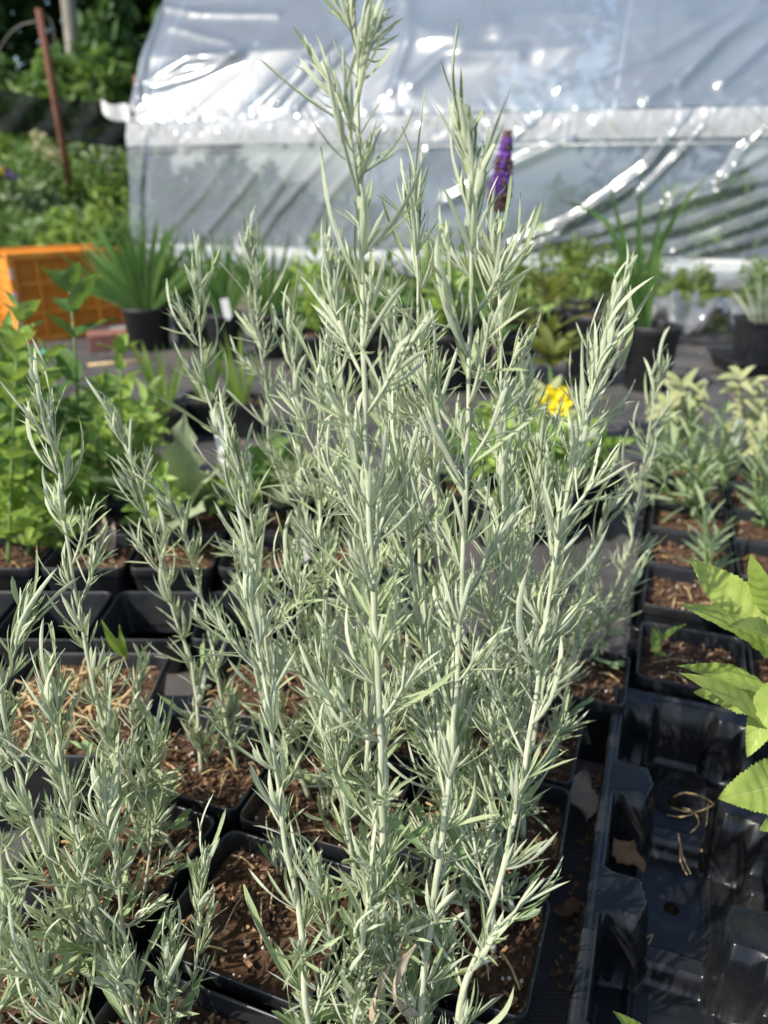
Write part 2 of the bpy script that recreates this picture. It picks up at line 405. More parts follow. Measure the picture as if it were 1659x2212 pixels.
FOLDS = [  # pixel polylines, half width (m), height (m): tension folds in the film
    ([(600, 225), (690, 120), (840, -10)], .020, .034), ([(640, 235), (735, 120), (880, -10)], .020, .034), ([(545, 235), (660, 130)], .03, .028),
    ([(300, 195), (405, 128), (520, 118)], .032, .048), ([(330, 192), (440, 158), (510, 122)], .028, .042), ([(360, 18), (430, 30), (600, 32)], .022, .024), ([(370, 60), (500, 92)], .022, .018),
    ([(845, 200), (880, 90), (880, -10)], .035, .03), ([(890, 185), (960, 120), (1120, 115)], .05, .045), ([(900, 60), (1000, 90), (1060, 60)], .06, .05),
    ([(1210, 190), (1420, 120), (1659, -20)], .03, .026), ([(1400, 215), (1560, 90), (1659, 20)], .026, .032), ([(1470, 180), (1640, 10)], .022, .028), ([(1560, 180), (1659, 90)], .025, .035),
    ([(1090, 60), (1180, 30), (1300, 40)], .06, .04), ([(1180, 110), (1330, 100), (1480, 40)], .07, .04),
    ([(1490, 240), (1400, 360), (1250, 470), (1140, 560)], .020, .034), ([(1550, 235), (1470, 330), (1380, 420)], .016, .022),
    ([(1659, 385), (1500, 430), (1300, 500), (1120, 545)], .020, .036), ([(1659, 425), (1480, 490), (1250, 535)], .018, .036), ([(1659, 470), (1450, 545), (1200, 580)], .018, .038),
    ([(1659, 510), (1470, 560), (1300, 590)], .018, .036), ([(1659, 330), (1560, 390), (1450, 430)], .018, .026), ([(1370, 402), (1330, 430), (1180, 500), (1100, 530)], .016, .028),
    ([(1240, 300), (1100, 360), (960, 440)], .025, .026), ([(1659, 270), (1600, 330), (1560, 400)], .02, .028), ([(1180, 235), (1080, 330), (1040, 380)], .022, .022),
    ([(860, 250), (700, 440), (640, 560)], .026, .013), ([(770, 270), (600, 460), (540, 560)], .022, .012), ([(700, 260), (560, 470), (470, 590)], .024, .011), ([(640, 250), (520, 420), (400, 560)], .02, .008),
    ([(560, 250), (440, 420), (330, 540)], .022, .007), ([(320, 290), (305, 420), (312, 560)], .016, .03), ([(350, 20), (318, 120), (300, 220)], .02, .04), ([(920, 330), (880, 430), (790, 560)], .026, .011)]
def film_part(name, zs, us, m, folds=True, seed=0, waves=1.0, push=0.0):
    U, Z = np.meshgrid(us, zs); V = GV + vprof(Z)
    h = (fbm(U * .9 + Z * .5, Z * 1.1 - U * .25, seed) - .5) * (.026 if zs[0] > HIP else .045) * waves
    c = (U * .72 - Z * .95)                                     # diagonal tension lines
    h += waves * .0045 * (1 - np.abs(2 * noise(c * 3.2, (U + Z) * .5, seed + 5) - 1)) ** 5
    h += waves * .0015 * (1 - np.abs(2 * noise(c * 9 + 3, (U + Z) * .9, seed + 9) - 1)) ** 4
    for zc, w, a in ((HIP - .05, .09, .010), (.15, .07, .010)):       # gathers where the film is clamped
        h += np.exp(-((Z - zc) / w) ** 2) * a * (2.0 if name == 'film_overlap' else 1) * (np.abs(noise(U * 15 + Z * 14, Z * 5, seed + 21) - .5) * 2 + .5 * noise(U * 42, Z * 16 - U * 9, seed + 22) - .5)
    if folds:
        for pts, w, a in FOLDS:
            q = [film_hit(*p) for p in pts]; d = np.full(U.shape, 9.)
            for (x0, y0), (x1, y1) in zip(q[:-1], q[1:]):
                dx, dy = x1 - x0, y1 - y0; t = np.clip(((U - x0) * dx + (Z - y0) * dy) / (dx * dx + dy * dy), 0, 1)
                d = np.minimum(d, np.hypot(U - x0 - t * dx, Z - y0 - t * dy) + .012 * (noise(U * 9, Z * 9, 2) - .5))
            h += folds * a * np.exp(-(np.abs(d) / (1.15 * w)) ** 1.7)
    h = h + push
    dz = np.gradient(vprof(np.array(zs)), np.array(zs)) if len(zs) > 2 else np.zeros(len(zs))
    nv, nz = -1 / np.sqrt(1 + dz ** 2), dz / np.sqrt(1 + dz ** 2)
    V = V + h * nv[:, None]; ZZ = Z + h * nz[:, None]
    g = (U - GU0)[..., None] * np.array(EX) + (V - GV)[..., None] * np.array(EY) + ZZ[..., None] * np.array((0, 0, 1.))
    b = MB(); b.grid(g); return b.build(name, m, house)
uf = np.concatenate([np.arange(GU0 - .03, 2.2, .0085), np.arange(2.2, GU1, .1)])
film_part('side_film', np.arange(.16, HIP + .001, .0085), uf, M['sidefilm'], 1.0, seed=3)
film_part('roof_film', np.concatenate([np.arange(HIP + .004, HIP + .9, .0085), np.linspace(HIP + .91, HIP + 1.62, 14)]), uf, M['film'], .5, seed=3)
film_part('film_overlap', np.arange(HIP - .150, HIP - .005, .0085), uf, M['milkyfilm'], False, 12, 1.3, .022)
film_part('skirt_film', np.arange(.012, .15, .0125), uf, M['clearfilm'], False, 8, 1.6, .03)
# far side of the house, plain
b = MB(); b.grid([[hp(u, GV + 4.7 - vprof(z), z) for u in np.linspace(GU0, GU1, 30)] for z in np.concatenate([np.linspace(.02, HIP, 8), np.linspace(HIP + .1, HIP + 1.62, 12)])])
b.build('far_film', M['film'], house)
def board(name, z0, z1, v0, th, m, segs=3, dz=.0):
    L = (GU1 - GU0 - .1) / segs
    for k in range(segs):
        b = MB(); b.box(hp(GU0 + .05 + L * (k + .5), v0, (z0 + z1) / 2 + dz * k), (L - .006, th, z1 - z0), Matrix.Rotation(-TH, 3, 'Z'))
        b.build(name, m, house, smooth=False)
board('hip_board', HIP - .145, HIP - .01, GV + .055 + LEAN, .035, M['board'])
board('baseboard', .06, .165, GV + .045, .035, M['board'])
for z in (HIP - .175, .045):
    b = MB(); b.tube([hp(GU0 + .02, GV - .02 + float(vprof(z)), z), hp(GU1, GV - .02 + float(vprof(z)), z)], .004, 8); b.build('clamp_rail', M['galv'], house)
for k in range(6):                                              # hoops
    u = GU0 + .07 + k * 1.55; zz = [0, HIP * .5] + list(np.linspace(HIP, HIP + 1.62, 9)); b = MB()
    near = [hp(u, GV + .10 + vprof(z), z - .02) for z in zz]; far = [hp(u, GV + 4.6 - vprof(z), z - .02) for z in zz[::-1]]
    b.tube(near + far, .017, 8); b.build('hoop', M['galv'], house)
for zq in (HIP + .80, HIP + 1.28):
    b = MB(); b.tube([hp(GU0 + .05, GV + .16 + float(vprof(zq)), zq), hp(GU1, GV + .16 + float(vprof(zq)), zq)], .014, 8); b.build('purlin', M['galv'], house)
b = MB(); g = []                                                # loose flap of film blowing off the house corner
for i in range(7):
    g.append([hp(GU0 - .0 - i * .035, GV + LEAN + .03 * math.sin(i), HIP + .10 - .05 * j / 6 * (1 + .8 * (1 - i / 6)) + .012 * math.sin(i * 1.3 + j) + i * .006 - .03 * (j / 6)) for j in range(7)])
b.grid(g); b.build('loose_flap', M['white'], house)

# plants growing inside the house, seen dimly through the film
IN_ = ['under the loose flap end', 'left of the tall spire, tallest of them', 'just left of the far silver tips', 'behind the far silver tips', 'behind the tall silver spire', 'right of the purple spike', 'left of the arching leaves', 'behind the arching leaves', 'right of the arching leaves', 'by the right edge']
for k, (px, Yv, h, w) in enumerate([(390, 5.05, .55, .22), (470, 5.1, .78, .28), (560, 5.05, .68, .26), (640, 5.1, .55, .25), (770, 5.1, .5, .25), (1180, 5.05, .5, .26), (1290, 5.05, .62, .28), (1400, 5.05, .55, .28), (1520, 5.05, .6, .28), (1620, 5.05, .5, .28)]):
    a, bb, c = ray(px, 560); d = Vector((a, bb, 0)); t = Yv / d.dot(EY)
    bush('indoor_plant', 'green plant dim through the greenhouse film, ' + IN_[k], 'plant', (d.x * t, d.y * t, 0), h, w, 520, .05, M['lime' if k % 3 else 'green'], 'plants growing inside the plastic house', 40 + k)

# ------------------------------------------------------------------ trees, netting, meadow at the back left
TG = 'dark trees behind the nursery'
for k, (x, y, h, r_) in enumerate([(-13.5, 17, 9, 3.0), (-10.2, 15.5, 8.5, 2.6), (-7.4, 17, 10, 2.9), (-8.6, 13.2, 6, 1.7), (-3.4, 18, 10, 3.0), (1.2, 19, 10, 3.2), (6, 18, 9, 3.2), (11, 17, 9, 3.2)]):
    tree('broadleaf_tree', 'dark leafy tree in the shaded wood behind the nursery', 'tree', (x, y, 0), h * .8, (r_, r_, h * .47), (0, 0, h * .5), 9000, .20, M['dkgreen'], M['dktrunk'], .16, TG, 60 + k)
p = P(150, 105, 11.2)
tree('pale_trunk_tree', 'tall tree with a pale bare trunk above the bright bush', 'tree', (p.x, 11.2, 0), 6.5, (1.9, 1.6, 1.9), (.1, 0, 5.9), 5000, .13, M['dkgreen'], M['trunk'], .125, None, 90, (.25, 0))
for k, (px, py, Y, h, w, lb) in enumerate([(165, 330, 9.3, 1.75, .75, 'wide sunlit bush with bright tips behind the black netting'), (262, 330, 9.0, 1.65, .55, 'sunlit bush half hidden behind the corner of the plastic house'), (250, 330, 10.6, 2.5, .7, 'taller dark bush between the pale trunk and the plastic house'), (20, 330, 10.8, 1.9, .6, 'dim bush at the edge of the wood left of the rusty stake')]):
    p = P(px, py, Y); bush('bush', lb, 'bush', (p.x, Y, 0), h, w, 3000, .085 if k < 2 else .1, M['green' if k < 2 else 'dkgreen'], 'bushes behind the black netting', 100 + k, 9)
net = empty('shade_netting', (0, 8.0, 0), 'black shade netting strung low between posts at the edge of the wood', 'netting')
nb = MB(); g = []
for i in range(41):
    t = i / 40; a, c_ = P(-120, 150, 8.3), P(300, 215, 7.6); e, f = P(-120, 262, 8.3), P(300, 318, 7.6)
    top, bot = a.lerp(c_, t), e.lerp(f, t); top.z -= .10 * math.sin(math.pi * t); bot.z -= .03 * math.sin(math.pi * t)
    g.append([top.lerp(bot, j / 10) + Vector((0, .04 * math.sin(i * .9 + j * .5) + .05 * noise(i * .3, j * .4, 4), 0)) - Vector((0, 8, 0)) for j in range(11)])
nb.grid(g); nb.build('netting_sheet', M['net'], net)
for q in (P(-100, 140, 8.33), P(297, 205, 7.63)):
    b = MB(); b.tube([Vector((q.x, q.y - 8, 0)), Vector((q.x, q.y - 8, q.z + .15))], .022, 8); b.build('post', M['rust'], net)
for q0, q1, lab in ((P(84, 18, 6.4), P(172, 520, 6.7), 0),):
    q1.z = 0; st = empty('rusty_stake', q1, 'leaning rusty steel stake standing in the meadow left of the plastic house', 'stake')
    d = q0 - q1; b = MB(); b.tube([Vector((0, 0, -.05)), d * .5, d], [.030, .030, .028], 8); b.build('rod', M['rust'], st)
    b = MB(); b.tube(smooth_path([d * .985, d * .97 + Vector((.07, 0, -.02)), d * .93 + Vector((.07, 0, -.1)), d * .86 + Vector((.03, 0, 0))], .03), .004, 5); b.build('wire_loop', M['wire'], st)
    b = MB(); e = P(-60, 220, 6.5) - q1; b.tube(smooth_path([d * .96, d.lerp(e, .4) + Vector((0, 0, .08)), e], .05), .004, 5); b.build('guy_wire', M['wire'], st)

def meadow_plant(px, py, Y, h, w, leaf, flower, label, seed, nf=12):
    p = P(px, py, Y); o = empty('meadow_flower', (p.x, Y, 0), label, 'flowering plant', 'wild flowers by the rusty stake'); r = random.Random(seed)
    s, fl, lf = MB(), MB(), MB()
    for k in range(nf):
        a = r.uniform(0, 6.28); e = Vector((math.cos(a) * w * r.random(), math.sin(a) * w * r.random(), h * r.uniform(.75, 1.0)))
        s.tube(smooth_path([(e.x * .3, e.y * .3, 0), e * .55, e], .1), .004, 4)
        cloud(fl, e, (.05, .05, .05), 40, .022, 5, .3, seed * 31 + k)
    cloud(lf, (0, 0, h * .42), (w * 1.1, w * 1.1, h * .42), 700, .04, 16, .3, seed)
    s.build('stem', M['gstem'], o); lf.build('foliage', leaf, o, smooth=False); fl.build('blossom', flower, o, smooth=False)
meadow_plant(112, 400, 6.6, .93, .17, M['green'], M['cream'], 'tall plant with cream flower heads beside the rusty stake', 1)
meadow_plant(2, 450, 6.2, .75, .12, M['green'], M['purple'], 'purple flower spikes at the left edge of the meadow', 2, 9)
meadow_plant(-8, 440, 6.0, .72, .10, M['green'], M['yellow'], 'yellow flowers at the left edge above the orange crate', 3, 8)
meadow_plant(238, 400, 7.0, .8, .2, M['dkgreen'], M['greygreen'], 'shrubby grey flowered plant between the stake and the plastic house', 4, 8)
MW = ['left of the cream flowers', 'below the cream flowers', 'just left of the rusty stake', 'just right of the rusty stake', 'against the corner of the plastic house', 'behind the rusty stake', 'behind the cream flowers', 'tall and far left', 'low beside the house corner', 'low above the middle of the crate', 'low above the left of the crate', 'low at the foot of the stake']
for k, (px, Y, h, w) in enumerate([(30, 6.9, .62, .34), (75, 6.4, .55, .3), (150, 7.0, .7, .34), (205, 6.7, .6, .32), (250, 6.9, .72, .3), (180, 7.6, .85, .4), (60, 7.7, .85, .42), (-20, 7.4, .8, .4), (225, 6.0, .35, .3), (110, 5.8, .38, .3), (20, 5.7, .4, .3), (170, 5.6, .34, .28)]):
    p = P(px, 450, Y); bush('meadow_weed', ('green', 'grey green', 'green', 'yellow green')[k % 4] + ' weed in the rough meadow, ' + MW[k], 'weed', (p.x, Y, 0), h, w, 900, .045, M[('green', 'bluegreen', 'green', 'lime')[k % 4]], 'weeds of the rough meadow', 130 + k)
def grass(name, pts, n, h, m, seed):
    r = np.random.RandomState(seed); k = r.randint(0, len(pts), n); P0 = np.array([p[:2] for p in pts])[k]; S = np.array([p[2] for p in pts])[k]
    q = np.column_stack([P0 + r.normal(size=(n, 2)) * S[:, None], np.zeros(n)]); a = r.rand(n) * 6.28; hh = h * (.4 + r.rand(n)); w = .004 + .004 * r.rand(n)
    d = np.column_stack([np.cos(a), np.sin(a), 0 * a]); l = r.normal(size=(n, 3)) * .35; l[:, 2] = 1
    mid = q + l * hh[:, None] * .55; tip = q + (l * np.array((1.7, 1.7, .95))) * hh[:, None]
    v = np.stack([q - d * w[:, None], q + d * w[:, None], mid + d * w[:, None] * .8, mid - d * w[:, None] * .8, tip], 1).reshape(-1, 3)
    f = []
    for i in range(n): f += [(5 * i, 5 * i + 1, 5 * i + 2, 5 * i + 3), (5 * i + 3, 5 * i + 2, 5 * i + 4)]
    b = MB(); b.add(v, f); return tag(b.build(name, m, smooth=False), kind='stuff')
grass('meadow_grass', [(P(px, 450, Y).x, Y, .35) for px in (-20, 40, 90, 140, 190) for Y in (5.9, 6.5, 7.2, 8, 9)], 7000, .30, M['green'], 5)
# ------------------------------------------------------------------ leaves
def blade(L, W, bend=.4, fold=.35, kind='linear', ns=7, na=2, side=0.0, serr=0.0, twist=0.0, wave=0.0, petiole=0.0, seed=0, vein=0.0):
    """leaf along +Y, upper side +Z; returns an (ns+1, 2*na+1, 3) grid"""
    g = []; p = np.array((0., 0, 0)); r = random.Random(seed); ph = r.uniform(0, 6)
    for i in range(ns + 1):
        t = i / ns; th = bend * (t - .15) if petiole == 0 else bend * t; ph2 = side * t
        d = np.array((math.sin(ph2), math.cos(th) * math.cos(ph2), math.sin(th)))
        if i: p = p + d * L / ns
        if kind == 'linear': w = (.5 + .5 * min(1, t / .4)) * (1 - max(0, (t - .66) / .34) ** 2) ** .6
        elif kind == 'lance': w = math.sin(math.pi * min(1, t) ** .75) ** .85 if 0 < t < 1 else .08 * (1 - t)
        elif kind == 'ovate': w = (math.sin(math.pi * t ** .62)) ** .8 if 0 < t < 1 else .08 * (1 - t)
        elif kind == 'sword': w = (.75 + .25 * math.sin(math.pi * t)) * (1 - t ** 2.5) ** .9 if t < 1 else 0
        else: w = 1
        if petiole and t < petiole: w = .10
        w *= W / 2
        n = np.array((-math.sin(ph2) * 0, -math.sin(th), math.cos(th))); x = np.array((math.cos(ph2), -math.sin(ph2) * math.cos(th), 0)); a = twist * t
        x2 = x * math.cos(a) + n * math.sin(a); n2 = n * math.cos(a) - x * math.sin(a)
        row = []
        for j in range(-na, na + 1):
            s = j / na; ww = w
            if abs(j) == na and serr and 0 < i < ns: ww = w * (1 + serr * (1 if i % 2 else -1))
            row.append(p + x2 * s * ww + n2 * (abs(s) ** 1.3 * w * fold + wave * W * math.sin(t * 9 + ph + s * 2) * abs(s) + vein * w * math.sin(t * 44 - abs(s) * 7) * min(1, abs(s) * 3)))
        g.append(row)
    return np.array(g)
def blade_mesh(name, m, *a, lobes=None, **k):
    b = MB(); g = blade(*a, **k); b.grid(g); H_, W_ = g.shape[:2]
    if lobes:
        for t, ang, l, w in lobes:
            i = int(t * (len(g) - 1)); o = g[i][g.shape[1] // 2]; sub = blade(l, w * 1.15, bend=.25, fold=.4, ns=5, na=1, side=-.35 * np.sign(ang))
            c, s = math.cos(-ang), math.sin(-ang); rot = np.array(((c, -s, 0), (s, c, 0), (0, 0, 1)))
            b.grid(sub @ rot.T + o + np.array((0, 0, .0004)))
    me = b.mesh(name, m); li = np.zeros(len(me.loops), int); me.loops.foreach_get('vertex_index', li); li = np.minimum(li, H_ * W_ - 1)
    uv = me.uv_layers.new(name='leaf'); uv.data.foreach_set('uv', np.column_stack([(li % W_) / (W_ - 1) * 2 - 1, (li // W_) / (H_ - 1)]).ravel()); return me
def frame(d, up):
    """matrix whose +Y is d and whose +Z is as near up as can be"""
    y = d.normalized(); z = up - y * up.dot(y)
    if z.length < 1e-5: z = y.orthogonal()
    z.normalize(); x = y.cross(z)
    return Matrix((x, y, z)).transposed().to_4x4()
def leaf_at(T, rad, ang, roll=0.0):
    """orientation of a leaf that leaves a stem (tangent T) on the side rad at angle ang"""
    d = T * math.cos(ang) + rad * math.sin(ang); n = T * math.sin(ang) - rad * math.cos(ang)
    m = frame(d, n)
    return m @ Matrix.Rotation(roll, 4, 'Y') if roll else m
# silver foliage: shared shapes of unit length (1 = tip to base) so that scale sets the size
SV, SVL, SMALL = [], [], []
for i in range(18):
    r_ = random.Random(i)
    SV.append(blade_mesh('silver_leaf', M['silver'], 1, r_.uniform(.045, .066), r_.uniform(.0, 1.6), r_.uniform(.4, 1.0), 'linear', 9, 1, side=r_.uniform(-.35, .35), twist=r_.uniform(-.9, .9), wave=.12, seed=i,
                         lobes=[(r_.uniform(.4, .6), r_.choice((-1, 1)) * r_.uniform(.3, .5), r_.uniform(.22, .38), .055)] if i % 3 == 2 else None))
for i in range(8):
    r_ = random.Random(50 + i)
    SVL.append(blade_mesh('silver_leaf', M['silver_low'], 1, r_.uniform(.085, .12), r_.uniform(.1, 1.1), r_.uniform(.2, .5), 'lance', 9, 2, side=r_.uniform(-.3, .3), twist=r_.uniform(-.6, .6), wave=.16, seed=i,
                          lobes=[(.55, r_.uniform(.4, .6), .36, .10), (.62, -r_.uniform(.4, .6), .33, .09)][:1 + i % 2] if i < 6 else None))
for i in range(10):
    r_ = random.Random(80 + i)
    SMALL.append(blade(1.0, r_.uniform(.058, .084), r_.uniform(-.3, 1.3), r_.uniform(.4, .9), 'linear', 4, 1, side=r_.uniform(-.3, .3), twist=r_.uniform(-.5, .5), seed=i))
SVD = blade_mesh('withered_leaf', M['paledead'], 1, .09, 1.9, .8, 'lance', 9, 2, twist=1.6, wave=.3)
def add_small(mb, pos, m3, size, k):
    g = SMALL[k % len(SMALL)]; A = np.array(m3.to_3x3())
    mb.grid((g * size) @ A.T + np.array(pos))

GA = 2.39996
def silver_plant(label, base, stems, seed, budget=220, group='silver sagebrush plants', density=1.0):
    """one pot's clump of silver sage: stems with single leaves, the axil tufts joined as one part"""
    o = empty('silver_sage_plant', base, label, 'silver sage plant', group); r = random.Random(seed); used = 0
    B = Vector(base)
    tufts = MB()
    for si, S in enumerate(stems):
        pts = [p - B for p in smooth_path(S['pts'])]; m = len(pts)
        for i in range(m):                                       # slight waver between nodes
            w = .0003 * min(1, i / 12); pts[i] = pts[i] + Vector((math.sin(i * .8 + si) * w, math.cos(i * .63 + si * 2) * w, 0))
        L = sum((pts[i + 1] - pts[i]).length for i in range(m - 1)); r0 = S.get('r', .0027) * .88; lf = S.get('leaf', 1.0); bare = S.get('bare', 0.06)
        sb = MB(); sb.tube(pts, [r0 * (1 - .66 * (i / m) ** .8) for i in range(m)], 12, .07)
        stem = sb.build('stem', M['silver_stem'], o)
        acc = 0; i = 0; az = r.uniform(0, 6.28); s = 0; nxt = L * bare
        while i < m - 1:
            seg = (pts[i + 1] - pts[i]); 
            s += seg.length; i += 1
            if s < nxt: continue
            q = s / L; rem = L - s
            gap = (.0155 if q < .5 else .012) if rem > .09 else max(.0026, .015 * rem / .09)
            nxt = s + gap * r.uniform(.7, 1.25) / density
            T = seg.normalized(); az += GA + r.uniform(-.35, .35)
            x = T.orthogonal().normalized(); y = T.cross(x); rad = x * math.cos(az) + y * math.sin(az); pos = pts[i] + rad * r0 * .5
            near_tip = max(0., 1 - rem / .085)
            ang = R(r.uniform(48, 72) if q < .4 else r.uniform(36, 60)) * (1 - .60 * near_tip)
            l = (r.uniform(.036, .062) if q < .3 else r.uniform(.038, .068)) * lf * (1 - .18 * near_tip) * S.get('len', 1.0)
            if r.random() < .12: l *= 1.35
            low = q < .30 and pts[i].z < .16 and r.random() < .7
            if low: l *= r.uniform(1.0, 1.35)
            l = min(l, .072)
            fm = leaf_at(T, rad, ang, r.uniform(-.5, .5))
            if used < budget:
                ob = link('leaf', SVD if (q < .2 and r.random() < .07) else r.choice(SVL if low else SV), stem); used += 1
                ob.matrix_basis = Matrix.Translation(pos) @ fm @ Matrix.Diagonal((l * max(.6, min(1.7, .045 / l)) * r.uniform(.85, 1.2), l, l, 1))
            else:
                add_small(tufts, pos, fm, l, r.randint(0, 9))
            # axil: a tuft, or a short leafy side shoot
            if rem > .012:
                if r.random() < S.get('shoots', .42) and rem > .05:
                    sl = r.uniform(.014, .046) * lf; a2 = ang * r.uniform(.5, .8); d = (T * math.cos(a2) + rad * math.sin(a2)).normalized()
                    e = pos + d * sl + T * sl * .15; tufts_stem = smooth_path([pos, pos + d * sl * .5, e], .006)
                    sb2.append((tufts_stem, r0 * .38))
                    nn = r.randint(12, 20)
                    for k in range(nn):
                        f = (k + 1) / nn; az2 = k * GA; xx = d.orthogonal().normalized(); yy = d.cross(xx); rr = xx * math.cos(az2) + yy * math.sin(az2)
                        add_small(tufts, pos + d * sl * (.25 + .75 * f), leaf_at(d, rr, R(58 - 44 * f + r.uniform(-8, 8)), r.uniform(-.4, .4)), r.uniform(.016, .033) * (1.1 - .25 * f) * lf, r.randint(0, 9))
                else:
                    for k in range(r.randint(8, 14)):
                        a3 = az + r.uniform(-1.3, 1.3); rr = x * math.cos(a3) + y * math.sin(a3)
                        add_small(tufts, pos, leaf_at(T, rr, R(r.uniform(12, 62)) * (1 - .5 * near_tip), r.uniform(-.5, .5)), r.uniform(.014, .038) * lf, r.randint(0, 9))
        for k in range(9):                                       # closed bud of young leaves at the tip
            a3 = k * GA; rr = x * math.cos(a3) + y * math.sin(a3)
            add_small(tufts, pts[-1] - T * .004 * (k % 3), leaf_at(T, rr, R(r.uniform(4, 22))), r.uniform(.014, .026) * lf, k)
    if sb2:
        tb = MB()
        for pth, rr in sb2: tb.tube(pth, rr, 5)
        sb2.clear(); tag(tb.build('side_shoot', M['silver_stem'], o), kind='stuff')
    tag(tufts.build('leaf_tufts', M['silver'], o), kind='stuff')
    return o
sb2 = []

# ------------------------------------------------------------------ pots
def rr_loop(hx, hy, rad, z, n=4, c=(0, 0)):
    out = []
    for cx, cy, a0 in ((1, 1, 0), (-1, 1, 90), (-1, -1, 180), (1, -1, 270)):
        for k in range(n + 1):
            a = R(a0 + 90 * k / n); out.append((c[0] + cx * (hx - rad) + rad * math.cos(a), c[1] + cy * (hy - rad) + rad * math.sin(a), z))
    return out
RZ = Matrix.Rotation(-TH, 4, 'Z')
chip_meshes = []
def soil_surface(hx, hy, z, seed, n=26, amp=.006):
    xs = np.linspace(-hx, hx, n); ys = np.linspace(-hy, hy, n); X, Y = np.meshgrid(xs, ys)
    H = z + amp * (fbm(X * 60 + seed, Y * 60, seed, 4) - .5) * 2 + amp * .8 * (noise(X * 26 + seed, Y * 26, seed + 3) - .5)
    rad = min(hx, hy) * .2; ax, ay = np.abs(X) - (hx - rad), np.abs(Y) - (hy - rad)      # round the corners like the pot
    d = np.hypot(ax, ay); k = np.where((ax > 0) & (ay > 0) & (d > rad), rad / np.maximum(d, 1e-9), 1)
    X = np.where(k < 1, np.sign(X) * (hx - rad + ax * k), X); Y = np.where(k < 1, np.sign(Y) * (hy - rad + ay * k), Y)
    b = MB(); b.grid(np.stack([X, Y, H], -1)); return b, H
def debris(hx, hy, z, seed, nchip, nstraw, nper):
    r = random.Random(seed); cb, pb, sb = MB(), MB(), MB()
    for k in range(nchip):
        rot = Matrix.Rotation(r.uniform(0, 6.28), 3, 'Z') @ Matrix.Rotation(r.uniform(-.5, .5), 3, 'X')
        cb.box((r.uniform(-hx, hx), r.uniform(-hy, hy), z + r.uniform(.001, .005)), (r.choice((.002, .003, .004, .005, .009)) * r.uniform(.7, 1.3), r.uniform(.001, .003), r.uniform(.001, .0025)), rot)
    for k in range(nper):
        x, y, s = r.uniform(-hx, hx), r.uniform(-hy, hy), r.uniform(.0008, .0018)
        pb.tube([(x, y, z + .003 - s), (x, y, z + .003), (x, y, z + .003 + s)], [s * .5, s, s * .5], 5)
    for k in range(nstraw):
        x, y, a, l = r.uniform(-hx * .8, hx * .8), r.uniform(-hy * .8, hy * .8), r.uniform(0, 6.28), r.uniform(.012, .04)
        e = Vector((math.cos(a) * l, math.sin(a) * l, r.uniform(0, .006)))
        q = Vector((x, y, z + .005)); e2 = q + e; e2.x = max(-hx, min(hx, e2.x)); e2.y = max(-hy, min(hy, e2.y))
        sb.tube(smooth_path([q, q.lerp(e2, .5) + Vector((0, 0, .004)), e2], .01), r.uniform(.0004, .001), 4)
    return cb, pb, sb
def square_pot(u0, u1, v0, v1, label, seed, wa=False, zr=.09, z0=.008, group='square black plant pots', fill=.017, detail=2, cat='plant pot', soil='soil', rib=True):
    hx, hy = (u1 - u0) / 2, (v1 - v0) / 2; o = MB(); h = zr - z0
    prof = [(.80, 0.0, z0), (.955, .0, zr - .016), (.985, 0, zr - .014), (1.0, .0, zr - .004), (.99, 0, zr), (.955, 0, zr - .0006), (.94, 0, zr - .006), (.80, 0, z0 + .012)]
    g = [rr_loop(hx * k, hy * k, min(hx, hy) * .17 * k, z) for k, _, z in prof]
    o.grid(g, closed=True)
    n = len(g[0]); o.add(g[0], [tuple(range(n))[::-1]])
    p = o.build('square_pot', M['pot'], None); p.location = Vector(((u0 + u1) / 2, (v0 + v1) / 2, 0)) if wa else UV((u0 + u1) / 2, (v0 + v1) / 2); p.rotation_euler.z = (0 if wa else -TH) + R(random.Random(seed).uniform(-1.5, 1.5))
    tag(p, label, cat, group); bv = p.modifiers.new('b', 'BEVEL'); bv.width = .0012; bv.segments = 2; bv.limit_method = 'ANGLE'; bv.angle_limit = R(35)
    if soil:
        k = .915; b, H = soil_surface(hx * k, hy * k, zr - fill, seed, 40 if detail > 1 else 18)
        b.build('soil', M['soil'], p)
        if detail:
            cb, pb, sb = debris(hx * .86, hy * .86, zr - fill, seed, 120 if detail > 1 else 50, 9 if detail > 1 else 3, 14 if detail > 1 else 5)
            c2_ = debris(hx * .86, hy * .86, zr - fill, seed + 500, 60 if detail > 1 else 25, 0, 0)[0]
            for nm, bb, mt in (('bark_chips', cb, 'bark'), ('light_bark_chips', c2_, 'bark_light'), ('perlite', pb, 'perlite'), ('straw_bits', sb, 'straw')): tag(bb.build(nm, M[mt], p, smooth=False), kind='stuff')
    return p
def lathe(prof, n=32):
    return [[(math.cos(2 * math.pi * k / n) * r_, math.sin(2 * math.pi * k / n) * r_, z) for k in range(n)] for r_, z in prof]
def round_pot(loc, rt, h, label, group='round black nursery pots', seed=0, fill=.02):
    b = MB(); rb = rt * .80; bd = h * .13
    b.grid(lathe([(rb * .9, 0), (rb, .004), (rt * .94, h - bd), (rt * .985, h - bd + .003), (rt, h - .006), (rt * .995, h), (rt * .95, h), (rt * .94, h - .006), (rb * .95, .01)]), closed=True)
    n = 32; b.add([(math.cos(2 * math.pi * k / n) * rb * .9, math.sin(2 * math.pi * k / n) * rb * .9, 0.001) for k in range(n)], [tuple(range(n))[::-1]])
    p = b.build('round_pot', M['bigpot']); p.location = loc; p.rotation_euler.z = seed; tag(p, label, 'plant pot', group)
    s = MB(); s.grid([[(math.cos(2 * math.pi * k / 24) * q, math.sin(2 * math.pi * k / 24) * q, h - fill + .006 * noise(k * .9, q * 90, seed) * (q < rt * .9)) for k in range(24)] for q in np.linspace(.0005, rt * .938, 9)], closed=True)
    s.build('soil', M['soil'], p); return p
